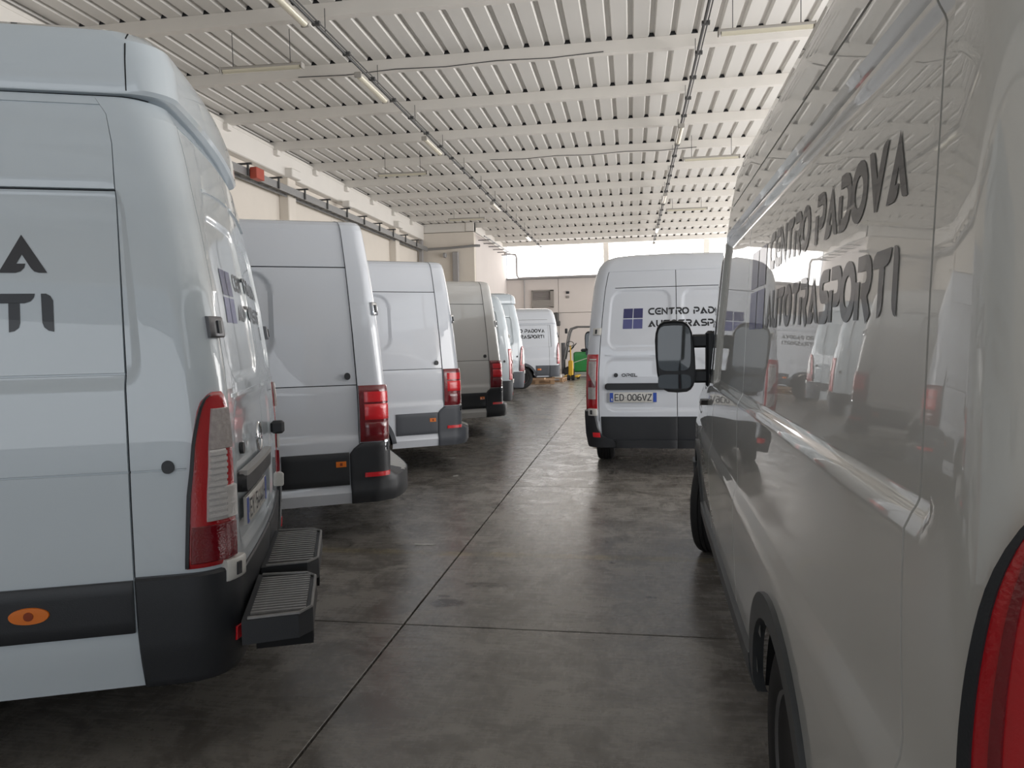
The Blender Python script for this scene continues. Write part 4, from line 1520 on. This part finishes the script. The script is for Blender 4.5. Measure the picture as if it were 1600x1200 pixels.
# loose cable drooping between purlins
for (p0, p1, y) in (((-5.6, 6.105), (-.4, 6.115), 12.19), ((-3.5, 6.105), (1.6, 6.115), 18.67)):
    pts = []
    for i in range(13):
        t = i / 12
        pts.append((p0[0] + (p1[0] - p0[0]) * t, y - .01, p0[1] + (p1[1] - p0[1]) * t - .03 * math.sin(PI * t * 3) ** 2))
    o = MB().tube(pts, .008, 5).obj('loose_cable', CABLE)
    tag(o, 'thin dark cable drooping along the %s roof purlin' % ('nearer' if y < 15 else 'farther'), 'cable')

# cable tray along the left wall
TX, TZ = -8.15, 5.2
tr = empty('cable_tray', (TX, 0, TZ), 0, 'grey ladder cable tray on brackets along the left wall', 'cable tray')
MB().box((-.12, 19.0, 0), (.02, 19.5, .17)).obj('side_rail', GALV, tr)
MB().box((.14, 19.0, 0), (.02, 19.5, .17)).obj('side_rail', GALV, tr)
rg = MB()
for y in np.arange(9.4, 28.6, .42):
    rg.box((.01, y, -.04), (.24, .03, .02))
tag(rg.obj('rung', GALV, tr, False), kind='stuff')
MB().tube([(.05, 9.3, -.02), (.03, 19, -.01), (.06, 28.6, -.02)], .03, 7).obj('cable', CABLE, tr)
MB().tube([(-.04, 9.3, -.02), (-.02, 19, -.01), (-.05, 28.6, -.02)], .025, 7).obj('cable', mat('grey_cable', (.25, .24, .23), .6), tr)
for y in np.arange(10.6, 28.5, 1.38):
    br = MB().box((-.02, y, .17), (.55, .05, .035))
    br.box((.17, y, .05), (.03, .05, .26))
    br.obj('bracket', CABLE, tr, False)
o = box('fire_box', (-7.89, 14.95, 5.19), (.16, .34, .24), REDBOX, None, .01)
tag(o, 'small red box fixed on the cable tray', 'box')
o = box('junction_box', (-8.1, 13.5, 5.55), (.28, .34, .2), BEAMM, None, .02)
tag(o, 'pale junction box above the cable tray near the red box', 'junction box')
o = box('junction_box', (-8.1, 20.6, 5.55), (.24, .28, .18), BEAMM, None, .02)
tag(o, 'pale junction box above the cable tray farther along the left wall', 'junction box')
o = MB().tube([(-8.38, 13.4, 5.2), (-8.38, 13.4, 2.5)], .03, 8).tube([(-8.38, 13.62, 5.2), (-8.38, 13.62, 4.5)], .015, 8).obj('drop_pipe', PIPE)
tag(o, 'grey pipe dropping down the left wall near the red box', 'pipe')
o = MB().box((-8.32, 28.9, 2.9), (.16, .16, 5.4), bev=.02).obj('downpipe', PIPE)
tag(o, 'pipe in the corner where the left wall meets the block', 'pipe')
bp = empty('block_conduit', (0, BY, 5.25), 0, 'grey conduit and duct on the front of the projecting block', 'conduit')
MB().tube([(-8.2, -.2, -.02), (-7.3, -.2, 0), (-6.1, -.2, .06), (-5.95, -.1, .06)], .05, 8).obj('conduit', GALV, bp)
MB().box((-6.95, -.12, -1.2), (.24, .16, 2.1), bev=.02).obj('duct', PIPE, bp)
MB().lathe([(.03, 0), (.10, .03), (.11, .12), (.05, .16)], (-7.45, -.22, -.28), 'x', 12).obj('alarm_horn', PIPE, bp)
wp = MB()
wp.tube([(-6.15, 36.2, 5.8), (-5.9, 36.6, 5.8), (-5.68, 36.6, 5.76), (-5.63, 36.6, 5.6), (-5.63, 36.6, 4.75), (-5.55, 36.6, 4.6), (-5.3, 36.6, 4.6), (4, 36.6, 4.62)], .05, 8)
o = wp.obj('window_pipe', PIPE)
tag(o, 'grey pipe bending down and running along the far window sill', 'pipe')
o = MB().tube([(-5.3, 36.8, 4.5), (-5.3, 36.8, 2.6)], .03, 8).obj('wall_pipe', PIPE)
tag(o, 'thin grey pipe dropping from the far window sill to the wall', 'pipe')
tb = empty('bracket_row', (BX + .10, 0, 5.65), 0, 'row of small pipe brackets along the side of the block', 'brackets')
for y in np.arange(30, 36.5, 1.1):
    MB().box((.16, y, 0), (.5, .05, .03)).obj('bracket', CABLE, tb, False)
MB().tube([(.3, 29.3, .06), (.3, 36.2, .12)], .03, 7).obj('conduit', GALV, tb)
# far wall vent
vt = empty('wall_vent', (-4.38, YF - .03, 3.55), 0, 'brown louvred vent in a grey frame on the far wall', 'vent')
for (c, d) in (((0, 0, .41), (1.1, .12, .06)), ((0, 0, -.43), (1.1, .12, .06)), ((-.53, 0, 0), (.06, .12, .86)), ((.47, 0, 0), (.18, .12, .86)), ((-.06, 0, -.22), (.9, .1, .30))):
    box('vent_frame', c, d, GREYF, vt)
for k in range(7):
    MB().box((-.07, 0.0, -.03 + k * .062), (.88, .09, .022)).obj('louvre', BROWNL, vt, False)
box('vent_back', (-.07, .05, .16), (.88, .02, .5), UNDER, vt)
for (dz, nm, mt_) in ((0.12, 'upper dark', BLACK), (-.1, 'lower pale', GREYF)):
    o = MB().box((-3.13, YF - .03, 3.71 + dz), (.16, .06, .12), bev=.01).obj('wall_switch', mt_)
    tag(o, '%s small switch box on the far wall right of the vent' % nm, 'switch box')
o = MB().box((-3.72, YF - .15, 2.6), (.25, .25, .5), bev=.04).box((-3.6, YF - .2, 2.3), (.2, .2, .25), bev=.04).tube([(-3.8, YF - .2, 2.8), (-3.75, YF - .2, 2.1), (-3.6, YF - .2, 1.6)], .03, 6).obj('wall_apparatus', CABLE)
tag(o, 'dark hose and fittings on the far wall behind the lettered van', 'hose')

# ------------------------------------------------------------------ forklift, pallet truck, pallets
fk = empty('forklift', (-2.02, 29.8, 0), 0, 'green forklift with overhead guard and orange beacon at the far wall', 'forklift')


def grn(z0, z1, x0, x1, nm, m_, y0=-.5, y1=.5, bev=.03):
    MB().box(((x0 + x1) / 2, (y0 + y1) / 2, (z0 + z1) / 2), (x1 - x0, y1 - y0, z1 - z0), bev=bev).obj(nm, m_, fk)


grn(.20, 1.0, -.28, 1.35, 'body', GREEN, bev=.05)
grn(.10, .20, -.30, 1.35, 'chassis', mat('pale_chassis', (.4, .42, .4), .5))
grn(1.0, 1.12, .0, .75, 'seat', BLACK, -.3, .3, .04)
MB().box((.78, 0, 1.4), (.12, .5, .62), rz=0, bev=.04).obj('backrest', BLACK, fk)
for y in (-.42, .42):
    MB().tube([(-.66, y, .7), (-.46, y, 1.72), (-.38, y, 1.92), (-.14, y, 2.0), (1.2, y, 1.98), (1.45, y, 1.8), (1.45, y, 1.0)], .035, 8).obj('guard_post', mat('guard_grey', (.16, .16, .16), .5), fk)
MB().tube([(-.1, -.42, 2.0), (-.1, .42, 2.0)], .03, 7).tube([(.5, -.42, 1.99), (.5, .42, 1.99)], .03, 7).tube([(1.1, -.42, 1.98), (1.1, .42, 1.98)], .03, 7).obj('guard_bar', MATS['guard_grey'], fk)
MB().lathe([(.09, 2.02), (.09, 2.05), (.075, 2.06), (.075, 2.17), (.04, 2.20)], (.52, -.42, 0), 'z', 12).obj('beacon', ORANGE, fk)
for y in (-.30, .30):
    MB().box((-.72, y, .75), (.10, .09, 1.25), rz=0, bev=.01).obj('mast_rail', mat('mast_grey', (.10, .10, .11), .5), fk)
MB().tube([(-.50, -.1, 1.0), (-.28, -.1, 1.22)], .03, 7).tube([(-.28 + .17 * math.cos(t) * .6, -.1 + .17 * math.sin(t), 1.24 + .17 * math.cos(t) * .6) for t in np.arange(0, 6.2, .5)], .016, 6, True).obj('steering_wheel', BLACK, fk)
MB().box((-.55, -.45, 1.84), (.11, .05, .2), bev=.02).obj('rear_mirror', BLACK, fk)
for x_ in (-.45, 1.05):
    for y in (-.5, .5):
        MB().lathe([(.08, -.07), (.19, -.08), (.22, -.05), (.22, .05), (.19, .08), (.08, .07)], (x_, y, .22), 'y', 20).obj('wheel', RUBBER, fk)
for (a0, b0, a1, b1) in ((-.27, .58, 1.0, .98), (-.27, .58, -.27, .16),):
    MB().tube([(a0, -.508, b0), (a1, -.508, b1)], .014, 5).obj('white_stripe', PLATE, fk)
fsh = None
q, W_ = ribbons('O', GL, .26, .9)
V = []
F = []
for qd in q:
    n = len(V)
    V += [(.50 + x_ * .22, -.504, .52 + y_ * .22) for x_, y_ in qd]
    F.append(tuple(range(n, n + len(qd))))
mk('lettering', V, F, PLATE, fk, False)
MB().box((-.98, 0, .55), (.05, .8, .5), bev=.01).obj('fork_carriage', MATS['mast_grey'], fk)
for y in (-.25, .25):
    MB().box((-1.45, y, .09), (.95, .10, .045), bev=.01).box((-.99, y, .35), (.05, .10, .55), bev=.01).obj('fork', MATS['mast_grey'], fk)
pt = empty('pallet_truck', (-2.24, 27.3, 0), math.radians(-90), 'yellow pallet truck standing before the green forklift', 'pallet truck')
MB().box((0, 0, .42), (.16, .18, .62), bev=.03).obj('pump_body', YELLOW, pt)
MB().tube([(0, 0, .7), (.06, 0, 1.1), (.14, 0, 1.28)], .025, 8).obj('tiller', YELLOW, pt)
MB().tube([(.14 + .0 * t, .13 * math.cos(t), 1.34 + .09 * math.sin(t)) for t in np.arange(0, 6.2, .5)], .014, 6, True).obj('handle', BLACK, pt)
for y in (-.2, .2):
    MB().box((-.62, y, .12), (1.15, .16, .06), bev=.015).obj('fork', YELLOW, pt)
    MB().lathe([(.02, -.05), (.05, -.05), (.05, .05), (.02, .05)], (-1.05, y, .05), 'y', 12).obj('roller', RUBBER, pt)
MB().lathe([(.03, -.06), (.10, -.06), (.10, .06), (.03, .06)], (.03, -.08, .10), 'y', 16).lathe([(.03, -.06), (.10, -.06), (.10, .06), (.03, .06)], (.03, .08, .10), 'y', 16).obj('steer_wheel', RUBBER, pt)


def pallet(loc, rz_, label):
    e = empty('pallet', loc, rz_, label, 'pallet', 'pallets under the far van')
    for k in range(5):
        MB().box((0, -.34 + k * .17, .135), (1.2, .11, .02)).obj('top_board', WOOD, e, False)
    for k in range(3):
        MB().box((-.53 + k * .53, 0, .115), (.12, .8, .02)).obj('stringer', WOOD, e, False)
        for j in (-.33, 0, .33):
            MB().box((-.53 + k * .53, j, .065), (.12, .11, .08)).obj('block', WOOD, e, False)
        MB().box((0, -.33 + k * .33, .012), (1.2, .10, .022)).obj('bottom_board', WOOD, e, False)
    return e


pallet((-3.25, 25.3, 0), .1, 'wooden pallet on the floor, left one under the lettered van')
pallet((-2.98, 26.5, 0), -.1, 'wooden pallet on the floor, right one behind the lettered van')
for i, (x_, y_, d_, m_, lb) in enumerate((((-3.12), 25.25, (.30, .3, .16), CARD, 'small brown carton on the left pallet'), (-2.98, 26.45, (.26, .26, .24), CARD, 'taller brown carton on the right pallet'), (-2.62, 26.4, (.22, .3, .10), PAPER, 'flat pale box at the end of the right pallet'))):
    o = MB().box((0, 0, d_[2] / 2), d_, bev=.005).obj('carton', m_)
    o.location = (x_, y_, .146)
    tag(o, lb, 'box')

# ------------------------------------------------------------------ litter on the floor


def scrap(x_, y_, L_, W_, rz_, label, name='paper_scrap', m_=PAPER):
    V = []
    F = []
    n = 6
    rnd = random.Random(int(x_ * 100))
    for i in range(n + 1):
        t = i / n
        ww = W_ * (.3 + .7 * math.sin(PI * (.1 + .8 * t))) * (.8 + .4 * rnd.random())
        hh = .002 + .006 * rnd.random()
        for s in (-1, 1):
            V.append((L_ * (t - .5), s * ww / 2 + .1 * W_ * math.sin(5 * t), hh))
        for s in (-1, 1):
            V.append((L_ * (t - .5), s * ww / 2 + .1 * W_ * math.sin(5 * t), hh - .0015))
    for i in range(n):
        a_, b_ = i * 4, i * 4 + 4
        F += [(a_, b_, b_ + 1, a_ + 1), (a_ + 2, a_ + 3, b_ + 3, b_ + 2), (a_, a_ + 2, b_ + 2, b_), (a_ + 1, b_ + 1, b_ + 3, a_ + 3)]
    F += [(0, 1, 3, 2), (4 * n, 4 * n + 2, 4 * n + 3, 4 * n + 1)]
    o = mk(name, V, F, m_, None, False)
    o.location = (x_, y_, .0005)
    o.rotation_euler = (0, 0, rz_)
    tag(o, label, 'litter')


scrap(-1.56, 5.32, .16, .03, .15, 'thin pale strip of litter left of the floor joint, mid aisle')
scrap(-2.35, 9.35, .12, .06, .3, 'small white scrap on the floor beside the third left van')
scrap(-.50, 10.3, .10, .05, .1, 'small brown leaf left of the van seen from behind', 'dry_leaf', CARD)
scrap(-2.0, 8.1, .06, .04, .8, 'tiny pale scrap on the floor behind the second left van bumper')
